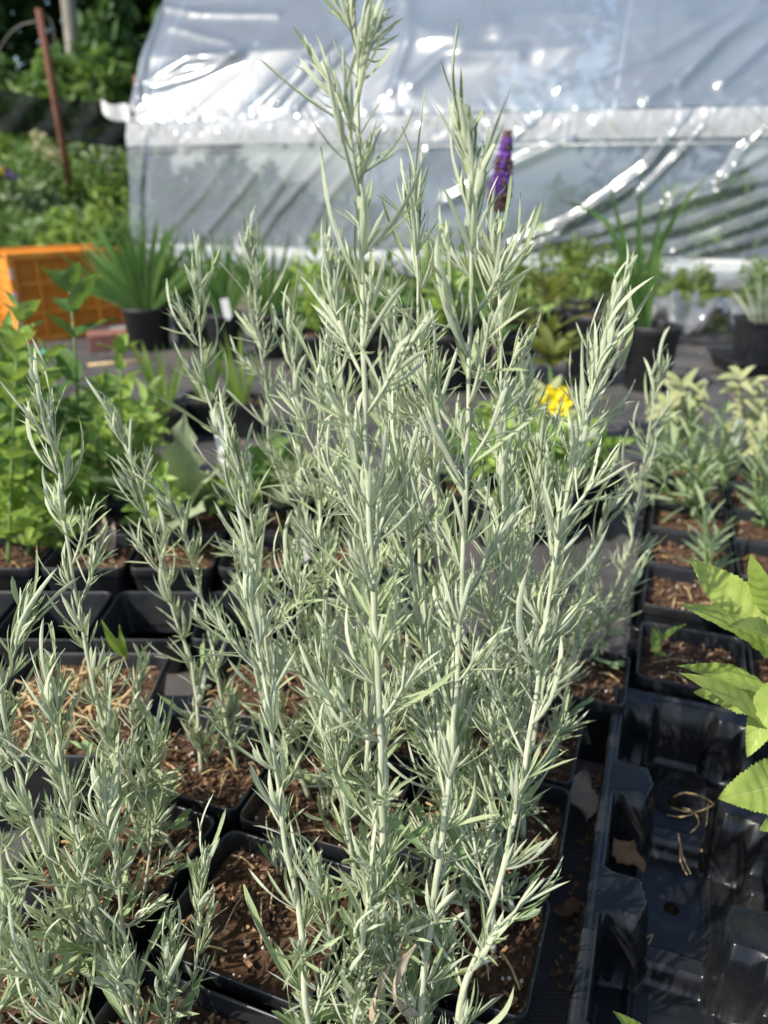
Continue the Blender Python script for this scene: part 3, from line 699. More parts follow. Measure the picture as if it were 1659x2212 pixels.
# ------------------------------------------------------------------ pots of the silver sage bench
PG = 'square black pots of the silver sage bench'
sq = square_pot
POTS = {
 'R0': (-.145, -.022, .203, .308, 'black pot nearest the camera holding the tallest silver stems'),
 'M0': (-.276, -.152, .165, .268, 'black pot at the bottom edge with the small thin silver shoot'),
 'L0': (-.410, -.288, .175, .280, 'black pot at the bottom left under the leaning silver plant'),
 'F':  (-.276, -.152, .277, .389, 'black pot of bare brown soil in front centre with a full front rim'),
 'B':  (-.144, -.020, .318, .413, 'black pot beside the empty tray, second row from the front'),
 'A':  (-.144, -.018, .420, .526, 'black pot beside the empty tray, third row from the front'),
 'C':  (-.144, -.020, .532, .620, 'black pot beside the empty tray, fourth row, hidden behind the sage'),
 'D':  (-.108, .016, .657, .752, 'black pot set further right with its front wall showing above the dead leaf'),
 'G':  (-.410, -.288, .288, .396, 'black pot on the left with twiggy soil under the left silver plants'),
 'H':  (-.402, -.279, .404, .505, 'black pot left of centre with straw coloured bark on its soil'),
 'F2': (-.276, -.152, .400, .505, 'black pot directly behind the bare soil pot in the centre'),
 'M3': (-.276, -.152, .515, .620, 'black pot in the middle of the sage clump, second behind the bare soil pot'),
 'M4': (-.276, -.152, .632, .735, 'black pot at the back of the middle row of sage'),
 'L3': (-.402, -.279, .515, .620, 'black pot behind the pot with bark, left back of the sage'),
}
for i, (k, (a, b_, c_, d_, lab)) in enumerate(POTS.items()):
    sq(a, b_, c_, d_, lab, 10 + i, group=PG)
ps = (.54, .705)
sq(-.39, -.232, .535, .700, 'wider black pot full of dead twigs at the left edge behind the sage', 40, wa=True, zr=.096, group=PG)
sq(-.57, -.405, .50, .66, 'wider black pot of dry stalks cut by the left edge', 41, wa=True, zr=.09, group=PG)

for i in range(4):
    sq(-.60 + .122 * i, -.486 + .122 * i, .775, .893, 'empty black pot in the gap behind the twig pots, %s' % ('at the left edge', 'second along', 'third along', 'nearest the silver sage')[i], 95 + i, wa=True, zr=.062, z0=.004, soil=None, group='empty black pots behind the twig pots')
def W(k, du=0., dv=0., z=.076):
    a, b_, c_, d_, _ = POTS[k]; return UV((a + b_) / 2 + du, (c_ + d_) / 2 + dv, z)
def low(k, n, hmin, hmax, seed, spread=.035):
    r = random.Random(seed); out = []
    for i in range(n):
        b0 = W(k, r.uniform(-spread, spread), r.uniform(-spread * .8, spread * .8)); h = r.uniform(hmin, hmax); t = Vector((r.uniform(-.4, .4), r.uniform(-.3, .3), 1))
        out.append(dict(pts=[b0, b0 + t * h * .5, b0 + t * h + Vector((0, 0, h * .1))], r=r.uniform(.0011, .0017), leaf=r.uniform(.7, .95), bare=.08, shoots=.2))
    return out
def st(base, *px, **k): return dict(pts=[Vector(base)] + [P(*p) for p in px], **k)
silver_plant('tallest silver sage whose spire runs out of the top of the picture', W('R0'), [
    st(W('R0', -.012, .008), (824, 2120, .298), (828, 1900, .315), (822, 1600, .33), (808, 1300, .35), (792, 1000, .37), (784, 700, .39), (777, 350, .41), (768, 100, .425), (757, -190, .44), r=.0029),
    st(W('R0', .012, .006), (910, 2170, .288), (938, 1940, .31), (973, 1660, .33), (990, 1400, .35), (1003, 1150, .365), (1012, 850, .385), (1020, 500, .405), (1014, 310, .415), r=.0027),
    st(W('R0', .030, -.002), (995, 2170, .284), (1035, 2050, .295), (1075, 1920, .31), (1120, 1730, .33), (1155, 1520, .35), (1180, 1330, .365), (1215, 1120, .385), (1265, 900, .41), (1302, 770, .42), r=.0027),
    st(W('R0', -.045, .0), (664, 2190, .283), (650, 1990, .30), (618, 1830, .315), (592, 1620, .33), (572, 1480, .345), (545, 1330, .36), (530, 1240, .365), r=.0026, leaf=.9)] + low('R0', 7, .06, .15, 1, .045), 1, budget=300)
silver_plant('silver sage behind the tallest stems, in the second pot beside the empty tray', W('B'), [
    st(W('B', -.02, 0), (800, 1720, .385), (806, 1480, .395), (797, 1260, .405), (785, 1090, .415), (773, 980, .42)),
    st(W('B', .01, .01), (985, 1780, .395), (920, 1420, .415), (880, 1160, .435), (868, 990, .445)),
    st(W('B', .03, 0), (1062, 1620, .40), (1078, 1280, .425), (1088, 1090, .44)),
    st(W('B', -.035, -.01), (770, 1880, .38), (728, 1620, .39), (702, 1420, .40)),
] + low('B', 6, .06, .16, 2, .045), 2, budget=230)
silver_plant('silver sage in the third pot beside the empty tray, behind two others', W('A'), [
    st(W('A', -.02, 0), (915, 1300, .50), (908, 900, .53), (902, 600, .55), (890, 420, .56)),
    st(W('A', .0, 0), (1088, 1200, .50), (1082, 800, .525), (1078, 640, .535), (1066, 510, .54)),
    st(W('A', -.01, .01), (955, 1250, .49), (938, 960, .51), (925, 800, .52)),
    st(W('A', .03, 0), (1140, 1280, .49), (1160, 1080, .50), (1172, 960, .51)),
] + low('A', 5, .1, .22, 7, .04), 3, budget=200)
silver_plant('silver sage just behind the bare soil pot, left of the tall spire', W('F2'), [
    st(W('F2', -.02, 0), (592, 1500, .51), (557, 1230, .525), (535, 1080, .535), (505, 970, .545)),
    st(W('F2', .0, 0), (705, 1350, .505), (692, 1100, .52), (690, 900, .535), (708, 770, .545)),
    st(W('F2', .02, 0), (668, 1500, .505), (640, 1300, .515), (628, 1200, .52)), *low('F2', 5, .07, .18, 6, .04),
    st(W('F2', .03, .01), (790, 1400, .51), (770, 1150, .53), (750, 960, .54))], 4, budget=150)
silver_plant('silver sage at the right whose leaning tip stands against the round pot', W('C'), [
    st(W('C', .02, 0), (1238, 1050, .60), (1282, 810, .62), (1310, 710, .63), (1332, 640, .64)),
    st(W('C', .01, 0), (1105, 1100, .59), (1128, 940, .605), (1136, 820, .615)),
    st(W('C', .04, .0), (1290, 1180, .59), (1330, 1080, .60), leaf=.8)], 5, budget=140)
silver_plant('thin silver sage standing apart on the right in front of the grey fabric', W('D'), [
    st(G(1238, 1440, .076), (1345, 1230, .70), (1378, 1080, .71), (1402, 930, .72), (1425, 800, .73), r=.0022, leaf=.85),
    st(G(1270, 1430, .076), (1330, 1330, .66), (1370, 1240, .665), r=.0018, leaf=.8),
    st(G(1215, 1440, .076), (1255, 1330, .66), (1270, 1240, .67), r=.0018, leaf=.8)], 6, budget=90)
silver_plant('silver sage in the middle rising left of the white spire stem', W('M3'), [
    st(W('M3', -.02, 0), (668, 1150, .62), (647, 960, .63), (636, 800, .645), (628, 700, .65)),
    st(W('M3', .02, 0), (765, 1100, .62), (738, 820, .64), (722, 660, .66), (716, 560, .67)),
    st(W('M3', .03, 0), (850, 1150, .62), (860, 900, .64), (870, 740, .65))], 7, budget=110)
silver_plant('far silver sage with a pale upright tip in front of the dark pots', W('M4'), [
    st(W('M4', -.02, 0), (612, 1050, .73), (577, 850, .74), (556, 700, .755), (545, 530, .77), r=.0024),
    st(W('M4', .03, 0), (830, 950, .74), (842, 780, .75), (846, 660, .76), r=.0024)], 8, budget=90)
silver_plant('far silver sage with an open thin tip at the left of the dark pots', W('L3'), [
    st(W('L3', .02, 0), (492, 1000, .66), (447, 850, .675), (432, 720, .685), (430, 600, .70), r=.0024)], 9, budget=60)
silver_plant('pair of slim silver stems rising from the pot with bark on its soil', W('H'), [
    st(G(435, 1670, .076), (417, 1450, .56), (377, 1330, .565), (330, 1150, .575), (285, 1000, .585), (248, 910, .59), r=.0021, leaf=.85, shoots=.2),
    st(G(512, 1660, .076), (488, 1560, .55), (465, 1430, .56), (435, 1290, .57), (400, 1150, .58), (347, 1070, .585), r=.0021, leaf=.85, shoots=.2),
    st(G(360, 1640, .076), (345, 1590, .54), (330, 1560, .54), r=.0014, leaf=.6)] + low('H', 3, .03, .06, 5, .03), 10, budget=130)
silver_plant('silver sage on the left with a long stem leaning towards the green herbs', W('G'), [
    st(W('G', .02, .01), (222, 1560, .46), (177, 1350, .475), (150, 1200, .485), (125, 1010, .50), (88, 880, .51), r=.0027),
    st(W('G', .04, .02), (262, 1650, .455), (245, 1560, .46), r=.0018, leaf=.85),
    st(W('G', .045, -.03), (330, 1780, .42), (318, 1680, .425), r=.0015, leaf=.8)] + low('G', 5, .06, .14, 4, .04), 11, budget=120)
silver_plant('broad silver sage in the bottom left corner leaning left', W('L0'), [
    st(G(292, 2240, .076), (235, 2060, .335), (190, 1900, .35), (150, 1750, .36), (125, 1590, .37), (110, 1470, .38), r=.0028),
    st(G(208, 2150, .076), (162, 2010, .35), (108, 1870, .36), (62, 1740, .37), (25, 1620, .385), (-8, 1530, .39), r=.0028),
    st(G(60, 2120, .076), (20, 1950, .36), (-30, 1700, .38), (20, 1450, .395), (60, 1330, .40), r=.0022),
    *low('L0', 8, .05, .13, 3, .05),
    st(G(290, 2160, .076), (268, 2020, .34), (248, 1850, .345), (225, 1700, .35), r=.002, leaf=.95)], 12, budget=200)
silver_plant('single small thin silver shoot in front of the bare soil pot', W('M0', .0, .0), [
    st(G(408, 2200, .076), (428, 2050, .33), (432, 1950, .335), (440, 1855, .345), r=.0013, leaf=.72, shoots=.05, bare=.2)], 13, budget=40)
silver_plant('low pale silver sprouts in the bottom left corner', W('L0', -.05, -.02), [
    st(G(25 + 22 * k, 2160 - 12 * k, .076), (15 + 26 * k, 2095 - 14 * k, .325), r=.0012, leaf=.42, shoots=.0) for k in range(3)], 14, budget=30)
silver_plant('short broad leaved silver sage at the bottom edge left of the thick front stems', W('M0', .035, .02), low('M0', 5, .05, .10, 8, .04), 15, budget=60)
for k, (a, c_) in enumerate(((700, 1760), (600, 1890), (1090, 1690))):
    silver_plant(('low silver sprouts at the back of the bare soil pot', 'tiny silver sprouts on the left of the bare soil pot', 'low silver sprouts on the soil beside the empty tray')[k], G(a, c_, .076), [
        st(G(a + 8 * j, c_, .076), (a + 16 * j - 8, c_ - 60 - 18 * (j % 2), G(a, c_, .076).y + .012), r=.0011, leaf=.45, shoots=0) for j in range(3)], 30 + k, budget=16)

# ------------------------------------------------------------------ general herbs
def ribbon(path, w, fold=.25, kind='sword', na=1):
    """leaf that follows a traced path; two sided strip with a folded middle"""
    pts = smooth_path(path, .012); m = len(pts); g = []
    for i, p in enumerate(pts):
        t = i / (m - 1); T = (pts[min(i + 1, m - 1)] - pts[max(i - 1, 0)]).normalized()
        x = T.cross(Vector((.15, -1, .25))).normalized(); n = x.cross(T)
        ww = w / 2 * ((.7 + .3 * math.sin(math.pi * t)) * (1 - t ** 2.6) ** .9 if kind == 'sword' else math.sin(math.pi * max(.03, min(.995, t)) ** .8))
        g.append([p + x * (ww * s / na) + n * (abs(s) / na * ww * fold) for s in range(-na, na + 1)])
    return g
def fan(name, label, base, n, L, Wd, m, seed, spread=50, group=None, cat='iris', depth=.4, base_r=.025):
    o = empty(name, base, label, cat, group); r = random.Random(seed)
    for k in range(n):
        a = R((k / (n - 1) - .5) * 2 * spread + r.uniform(-7, 7)); az = r.uniform(-depth, depth)
        d = Vector((math.sin(a), az * .6, math.cos(a))).normalized(); l = L * r.uniform(.72, 1.08) * (1 - .12 * abs(a)); q = Vector((math.sin(a) * base_r, az * base_r * 2, 0))
        side = Vector((math.sin(a) * .10, az * .1, -.05)) * l * r.uniform(.2, 1)
        b = MB(); b.grid(ribbon([q, q + d * l * .5, q + d * l + side], Wd * r.uniform(.8, 1.15))); b.build('leaf', m, o)
    return o
def herb(name, label, cat, base, stems, leaf_meshes, stem_mat, arr='opp', gap=.03, ll=.06, ang=(70, 40), group=None, seed=0, r0=.0025, tip=.5, bare=.15, droop=0, budget=300):
    o = empty(name, base, label, cat, group); r = random.Random(seed); B = Vector(base); used = 0
    for S in stems:
        pts = [Vector(p) - B for p in smooth_path(S, .008)]; m = len(pts); L = sum((pts[i + 1] - pts[i]).length for i in range(m - 1))
        sb = MB(); sb.tube(pts, [r0 * (1 - .5 * i / m) for i in range(m)], 6); stem = sb.build('stem', stem_mat, o)
        s = 0; nxt = bare * L; az = r.uniform(0, 3); i = 0
        while i < m - 1:
            seg = pts[i + 1] - pts[i]; s += seg.length; i += 1
            if s < nxt and i < m - 1: continue
            q = s / L; nxt = s + gap * (1 - .55 * q) * r.uniform(.8, 1.2); T = seg.normalized(); x = T.orthogonal().normalized(); y = T.cross(x)
            for k in range({'opp': 2, 'alt': 1, 'whorl': 5}[arr]):
                a2 = az + k * {'opp': math.pi, 'alt': 0, 'whorl': 1.2566}[arr] + r.uniform(-.25, .25); rad = x * math.cos(a2) + y * math.sin(a2)
                l = ll * r.uniform(.8, 1.15) * (1 - (1 - tip) * q ** 2.5); an = R(ang[0] + (ang[1] - ang[0]) * q + r.uniform(-8, 8))
                ob = link('leaf', r.choice(leaf_meshes), stem); used += 1
                ob.matrix_basis = Matrix.Translation(pts[i]) @ leaf_at(T, rad, an, r.uniform(-.3, .3)) @ Matrix.Diagonal((l * r.uniform(.85, 1.15), l, l, 1))
            az += math.pi / 2 if arr == 'opp' else GA if arr == 'alt' else .6
    return o
def leafset(m, kind, w, bend, n=4, ns=8, na=2, **k):
    return [blade_mesh('leaf_shape', m, 1, w * (1 + .12 * math.sin(i * 3)), bend * (.7 + .2 * i), .25, kind, ns, na, side=.15 * math.sin(i * 2), wave=.06, seed=i, **k) for i in range(n)]
MINT = leafset(M['green'], 'ovate', .42, -.5, serr=.03, ns=10, vein=.05)
MINTL = leafset(M['lime'], 'ovate', .40, -.5, serr=.03, ns=10, vein=.05)
LANCE = leafset(M['olive'], 'lance', .26, -.5)
LANCEG = leafset(M['green'], 'lance', .26, -.45)
LIMEL = leafset(M['lime'], 'lance', .30, -.3)
NARROW = leafset(M['bluegreen'], 'lance', .125, -.2, ns=6, na=1)
WOOL = leafset(M['woolly'], 'lance', .27, -1.9, ns=9)
DKL = leafset(M['dkgreen'], 'ovate', .42, -.4, ns=8)
VAR = leafset(M['cream'], 'ovate', .55, -.5, ns=8)

# green herbs at the left
HG = 'leafy green herbs at the left edge'
H_ = [('tall green herb with a crown of broad leaves standing in front of the orange crate', 'green', [(175, 1065), (165, 800, 1.12), (150, 620, 1.16)], .085, MINT),
      ('bushy green herb with upright stem at the left edge below the crate', 'green', [(18, 1215), (30, 900, .98), (42, 680, 1.02)], .062, MINTL),
      ('shorter green herb with pale leaf tips beside the small grassy pot', 'green', [(268, 1020), (262, 880, 1.2), (260, 760, 1.22)], .058, MINTL),
      ('low leafy green herb between the tall herb and the left edge', 'green', [(95, 1090), (92, 940, 1.08), (85, 800, 1.1)], .062, MINT),
      ('dense green herb cut by the left edge above the twig pot', 'green', [(-12, 1120), (-5, 900, 1.02), (0, 760, 1.06)], .065, MINT),
      ('leafy green herb left of the silver stem tip', 'green', [(215, 1085), (212, 960, 1.1), (205, 850, 1.12)], .055, MINTL),
      ('small yellow green herb low at the left behind the silver sage', 'green', [(60, 1130), (55, 1040, .98), (50, 960, 1.0)], .05, MINTL),
      ('green herb with dark lower leaves behind the tall herb', 'green', [(130, 990), (122, 880, 1.25), (118, 790, 1.27)], .06, MINT)]
for k, (lab, _, q, l, lm) in enumerate(H_):
    b0 = G(*q[0], .076); herb('leafy_herb', lab, 'herb', b0, [[b0] + [P(*p) for p in q[1:]]] + ([[b0 + Vector((.02, .02, 0)), P(q[1][0] + 40, q[1][1] + 20, q[1][2] + .03), P(q[2][0] + 62, q[2][1] + 95, q[2][2] + .04)], [b0 + Vector((-.02, .01, 0)), P(q[1][0] - 36, q[1][1] + 30, q[1][2] + .02), P(q[2][0] - 50, q[2][1] + 110, q[2][2] + .03)]] if k not in (0,) else []), lm, M['gstem'], 'opp', .034 if k else .075, l, (80, 40), HG, 200 + k, .003, .75, .10)
for k, (bx, by, tx, ty, Y, lm, ll) in enumerate([(300, 1000, 305, 880, 1.3, MINTL, .05), (55, 1020, 50, 850, 1.2, MINT, .06), (150, 1110, 140, 985, 1.0, MINTL, .05), (330, 1120, 345, 1030, .98, MINTL, .04), (20, 960, 15, 730, 1.35, MINTL, .065), (235, 940, 232, 830, 1.4, MINT, .05), (105, 1180, 100, 1080, .95, MINTL, .045), (590, 1080, 585, 960, 1.05, MINT, .05), (500, 1090, 505, 1000, 1.05, MINTL, .045)]):
    b0 = G(bx, by, .076); herb('leafy_herb', ('green herb with pale tips right of the short herb', 'dark bushy herb at the left edge behind the upright stem', 'low pale herb in front of the tall herb', 'tiny pale herb beside the grey lobed leaves', 'tall pale herb at the left edge below the teal hose', 'green herb just left of the bright grassy blades', 'low pale herb at the back of the dead twig pot', 'green herb glimpsed between silver stems left of centre', 'pale herb glimpsed right of the grey lobed leaves')[k], 'herb', b0, [[b0, P((bx + tx) / 2, (by + ty) / 2, (b0.y + Y) / 2), P(tx, ty, Y)], [b0 + Vector((.015, 0, 0)), P((bx + tx) / 2 + 24, (by + ty) / 2 + 8, (b0.y + Y) / 2), P(tx + 34, ty + 45, Y)], [b0 - Vector((.015, 0, 0)), P((bx + tx) / 2 - 24, (by + ty) / 2 + 12, (b0.y + Y) / 2), P(tx - 34, ty + 55, Y)]], lm, M['gstem'], 'opp', .03, ll, (80, 40), HG, 230 + k, .0026, .75, .1)
lit = MB(); r = random.Random(77)
for k in range(420):
    q = UV(r.uniform(-1.9, 1.1), r.uniform(.9, 3.0), .0055); lit.box(q, (r.uniform(.003, .02), r.uniform(.001, .005), .0016), Matrix.Rotation(r.uniform(0, 6.28), 3, 'Z'))
tag(lit.build('ground_litter', M['straw'], smooth=False), 'bits of straw and bark scattered over the weed fabric', 'litter', None, 'stuff')
# trays of square pots behind the sage, left
TG2 = 'square pots in the rows under the green herbs'
names = ['at the left edge', 'one in from the left edge', 'behind the slim silver stems', 'below the grey lobed leaves', 'behind the middle of the sage']
for j in range(3):
    for i in range(5):
        x0 = -.585 + .12 * i; y0 = .905 + .118 * j
        sq(x0, x0 + .113, y0, y0 + .110, 'black pot in the %s row under the herbs, %s' % (('front', 'middle', 'rear')[j], names[i]), 60 + 5 * j + i, wa=True, group=TG2, detail=1, fill=.02)
def rosette(name, label, base, leaves, m, cat, group=None, serr=.0, wid=.3, lob=False):
    o = empty(name, base, label, cat, group)
    for k, (px, py, Y, w) in enumerate(leaves):
        e = P(px, py, Y) - Vector(base); L = e.length
        me = blade_mesh('leaf_shape', m, 1, w, -.35, .3, 'lance' if lob else 'ovate', 13, 3, serr=serr, wave=.10, seed=k, petiole=.12 if lob else 0, vein=.05)
        ob = link('leaf', me, o); d = e.normalized(); up = Vector((0, -.55, .8)) if abs(d.z) < .8 else Vector((.1, -1, .1))
        ob.matrix_basis = frame(d, up) @ Matrix.Rotation(.17, 4, 'X') @ Matrix.Diagonal((L, L, L, 1))
    return o
b0 = G(405, 1120, .076)
rosette('lobed_leaf_plant', 'grey green plant with large wavy lobed leaves behind the slim silver stems', b0, [(398, 890, .98, .27), (205, 1030, .93, .27), (470, 1010, 1.0, .28), (320, 1000, 1.05, .27), (440, 1095, .92, .34), (350, 1150, .90, .34), (520, 1050, 1.03, .27)], M['greygreen'], 'lobed leaf plant', None, .34, lob=True)
b0 = G(660, 1090, .076)
rosette('soft_leaf_plant', 'soft pale green broad leaf plant between the silver stems in the middle', b0, [(690, 985, 1.02, .5), (740, 1000, 1.05, .5), (620, 1010, 1.0, .5), (700, 1060, .95, .5), (760, 1050, 1.05, .45), (660, 960, 1.1, .45)], M['woolly'], 'broad leaf plant', None, .03)
b0 = G(265, 1415, .08)
b0 = P(272, 1420, .585)
rosette('withered_sprout', 'yellowed withered sprout in the wide pot of dead twigs', b0, [(218, 1330, .56, .14), (258, 1345, .575, .12), (268, 1370, .57, .14)], M['lime'], 'sprout')
b0 = G(235, 1195, .076)
rosette('pale_sprout', 'pale papery sprout in the front row of pots behind the silver sage', b0, [(225, 1110, .97, .25), (212, 1130, .96, .25), (248, 1125, .97, .25)], M['paledead'], 'sprout')
tw = MB(); r = random.Random(5)                                    # dead twigs on the wide pots
for nm, cx, cy, lab in (('left', -.31, .615, 'tangle of dead twigs lying on the soil of the wide pot'), ('edge', -.485, .58, 'dry brown stalks lying on the pot cut by the left edge')):
    tw = MB()
    for k in range(70):
        a = r.uniform(0, 6.28); l = r.uniform(.02, .06); q = Vector((cx + r.uniform(-.05, .05), cy + r.uniform(-.055, .055), .082 + r.uniform(0, .014))); e = q + Vector((math.cos(a) * l, math.sin(a) * l, r.uniform(-.002, .02)))
        e.x = max(cx - .068, min(cx + .068, e.x)); e.y = max(cy - .07, min(cy + .07, e.y))
        tw.tube(smooth_path([q, q.lerp(e, .5) + Vector((r.uniform(-.005, .005), 0, r.uniform(0, .01))), e], .01), r.uniform(.0006, .0013), 4)
    tag(tw.build('dead_twigs', M['straw']), lab, 'twigs', None, 'stuff')

# ------------------------------------------------------------------ empty moulded carrier tray
def carrier():
    u0, u1, v0, v1 = .010, .392, .190, .700; nu, nv = 3, 4; h = .0035
    us = np.arange(u0, u1 + 1e-6, .0025); vs = np.arange(v0, v1 + 1e-6, .0025); U, V = np.meshgrid(us, vs)
    a = (U - u0) / (u1 - u0) * nu; c = (V - v0) / (v1 - v0) * nv; pu, pv = (u1 - u0) / nu, (v1 - v0) / nv
    du = np.abs(a - np.round(a)) * pu; dv = np.abs(c - np.round(c)) * pv
    sst = lambda x: np.clip(x, 0, 1) ** 2 * (3 - 2 * np.clip(x, 0, 1))
    post = .072 * sst((.046 - np.maximum(du * 1.0, dv * 1.75) - .30 * np.minimum(du, dv)) / .009)          # chamfered posts on the cell corners
    wall_u = .022 * sst((.011 - du) / .006); wall_v = .018 * sst((.013 - dv) / .006)
    slot = np.abs(c - np.floor(c) - .5) * pv
    wall_u *= 1 - .75 * sst((.018 - slot) / .008)
    Z = .006 + np.maximum(np.maximum(post, wall_u), wall_v)
    ca, cc = a - np.floor(a) - .5, c - np.floor(c) - .5
    Z -= .0012 * sst((.024 - np.hypot(ca * pu, cc * pv)) / .010)                                           # recessed drain discs
    Z += .0035 * sst((.004 - np.abs(np.abs(ca) * pu - .030)) / .003) * (Z < .009)                          # low ribs on the floor
    e = np.minimum(np.minimum(U - u0, u1 - U), np.minimum(V - v0, v1 - V))
    Z = np.maximum(Z, .078 * sst((.010 - e) / .0055))
    Z += .0008 * (fbm(U * 30, V * 30, 3) - .5)
    b = MB(); g = np.stack([U * math.cos(TH) + V * math.sin(TH), -U * math.sin(TH) + V * math.cos(TH), Z], -1)
    t = empty('carrier_tray', UV((u0 + u1) / 2, (v0 + v1) / 2), 'empty glossy black moulded carrier tray with straw in its cells', 'tray'); off = Vector(t.location)
    b.grid(g); b.build('moulded_cells', M['tray'], t, off=off)
    b = MB()
    lo = [[UV(x, y, z) - off for x, y in ((u0 - q, v0 - q), (u1 + q, v0 - q), (u1 + q, v1 + q), (u0 - q, v1 + q))] for q, z in ((0, .078), (.003, .0805), (.006, .0795), (.007, .072), (.001, .002))]
    b.grid(lo, closed=True); rim = b.build('rim', M['pot'], t)
    bv = rim.modifiers.new('b', 'BEVEL'); bv.width = .001; bv.segments = 2
    for i in range(nu):
        for j in range(nv):
            b = MB(); q = UV(u0 + (i + .5) * pu, v0 + (j + .5) * pv, .0046) - off
            b.grid([[q + Vector((math.cos(k * .3927) * rr, math.sin(k * .3927) * rr, zz)) for k in range(16)] for rr, zz in ((.0065, .0004), (.006, .0006), (.001, .0004))], closed=True)
            b.build('drain_hole', M['holes'], t)
M['holes'] = simple('dark_hole_with_grit', (.006, .004, .003), (.05, .028, .016), 300, rough=1, bs=.3, spec=.03)
carrier()
def straw(label, pts, w, z=None, mt='straw', nm='straw'):
    b = MB(); b.tube(smooth_path(pts, .008), w, 5); return tag(b.build(nm, M[mt]), label, 'straw', 'straws in the empty tray')
r = random.Random(9)
ST = [([(1455, 1722), (1480, 1712), (1520, 1722), (1545, 1740)], 'curved pale straw at the head of the bundle in the tray'), ([(1450, 1745), (1500, 1755), (1550, 1735)], 'straight pale straw crossing the bundle in the tray'),
      ([(1440, 1760), (1470, 1765), (1500, 1758)], 'short straw left in the tray bundle'), ([(1490, 1800), (1510, 1780), (1500, 1755), (1475, 1745)], 'hooked straw curling round in the tray'),
      ([(1465, 1800), (1475, 1850), (1492, 1888)], 'straw standing down the side of the tray post'), ([(1470, 1810), (1470, 1860), (1484, 1890)], 'second straw beside the tray post, slightly shorter'),
      ([(1530, 1735), (1525, 1790), (1515, 1840)], 'thin straw bent down towards the drain hole'), ([(1410, 2020), (1395, 2050), (1365, 2090)], 'brown straw lying across the front cells'), ([(1345, 2022), (1380, 2028), (1412, 2018)], 'thin dark straw behind the brown one in the front cells')]
for pts, lab in ST:
    straw(lab, [G(x, y, .022 + .004 * r.random()) for x, y in pts], .0007)
def dead_leaf(px, py, z, L, Wd, m, label, seed, cat='dead leaf'):
    p = G(px, py, z); b = MB(); g = blade(L, Wd, .9, .5, 'ovate', 12, 4, side=.5, twist=.8, wave=.18, serr=.1, seed=seed)
    g[..., 2] += .12 * Wd * (noise(g[..., 0] * 120, g[..., 1] * 120, seed) - .5) * 2
    b.grid(g); o = b.build('dead_leaf', M[m]); o.location = p; o.rotation_euler = (.1, .2, seed * 1.3); return tag(o, label, cat, 'dead leaves round the empty tray')
dead_leaf(1395, 1872, .022, .036, .026, 'dead', 'crumpled brown dead leaf inside the empty tray', 1)
dead_leaf(1268, 1765, .030, .05, .032, 'paledead', 'beige curled dead leaf in the gap between the pots and the empty tray', 5)
dead_leaf(1290, 1800, .010, .03, .012, 'dead', 'narrow rusty leaf curl beside the beige dead leaf', 3)
dead_leaf(1245, 1945, .010, .035, .012, 'dead', 'dark brown leaf sliver in the gap beside the front pots', 2)
gc = MB(); r = random.Random(3)
for k in range(75):
    q = UV(.0 + r.uniform(-.012, .006), r.uniform(.4, .66), .006); gc.box(q, (r.uniform(.002, .006), r.uniform(.001, .004), r.uniform(.001, .003)), Matrix.Rotation(r.uniform(0, 6), 3, 'Z'))
tag(gc.build('spilled_bark', M['bark_light'], smooth=False), 'spilled bark crumbs in the gap along the empty tray', 'crumbs', None, 'stuff')

# ------------------------------------------------------------------ right hand trays of seedlings
RG = 'square seedling pots at the right'
RN = ['with the small green seedling in front of the bright leaves', 'with bare soil in front of the blue green plants', 'in the second row of the seedling tray', 'in the third row of the seedling tray', 'in the fourth row of the seedling tray', 'in the fifth row of the seedling tray']
CN = ['left column', 'second column', 'third column']
for i in range(3):
    for j in range(6):
        v0 = (.716, .872, .994, 1.116, 1.238, 1.36)[j]; u0 = (.022, .138, .254)[i]
        sq(u0, u0 + .112, v0, v0 + .117, 'pot %s, %s' % (RN[j].replace(' of the seedling tray', ' of the tray') if i == 0 or j > 1 else ('beside the seedling pot' if j == 0 else 'with bare soil in the front row of the tray'), CN[i]), 120 + 6 * i + j, group=RG, detail=2 if j < 2 and i < 2 else 1, fill=.02)
def flat(u0, u1, v0, v1, h, label, seed):
    o = MB(); q = .004
    pf = [(.985, .0), (1.0, h - .006), (1.012, h), (1.006, h + .002), (.992, h), (.975, .01), (.96, .006)]
    o.grid([rr_loop((u1 - u0) / 2 * k, (v1 - v0) / 2 * k, .012, z) for k, z in pf], closed=True)
    n = 20; o.add(rr_loop((u1 - u0) / 2 * .96, (v1 - v0) / 2 * .96, .012, .006), [tuple(range(n))])
    p = o.build('flat_tray', M['tray']); p.location = UV((u0 + u1) / 2, (v0 + v1) / 2, .004); p.rotation_euler.z = -TH
    return tag(p, label, 'tray', 'flat trays')
flat(.012, .378, .708, .842, .05, 'low black flat tray under the row of seedling pots nearest the camera', 1)
flat(.012, .378, .862, 1.486, .055, 'long black flat tray under the pots of blue green plants', 2)
b0 = G(1415, 1432, .074)
herb('green_seedling', 'small green seedling with four leaves in the pot behind the empty tray', 'seedling', b0, [[b0, b0 + Vector((.0, 0, .012)), b0 + Vector((.002, 0, .03))]], LIMEL, M['gstem'], 'opp', .012, .034, (75, 30), None, 3, .0012, .9, .3)
BG = 'narrow leaved blue green plants'
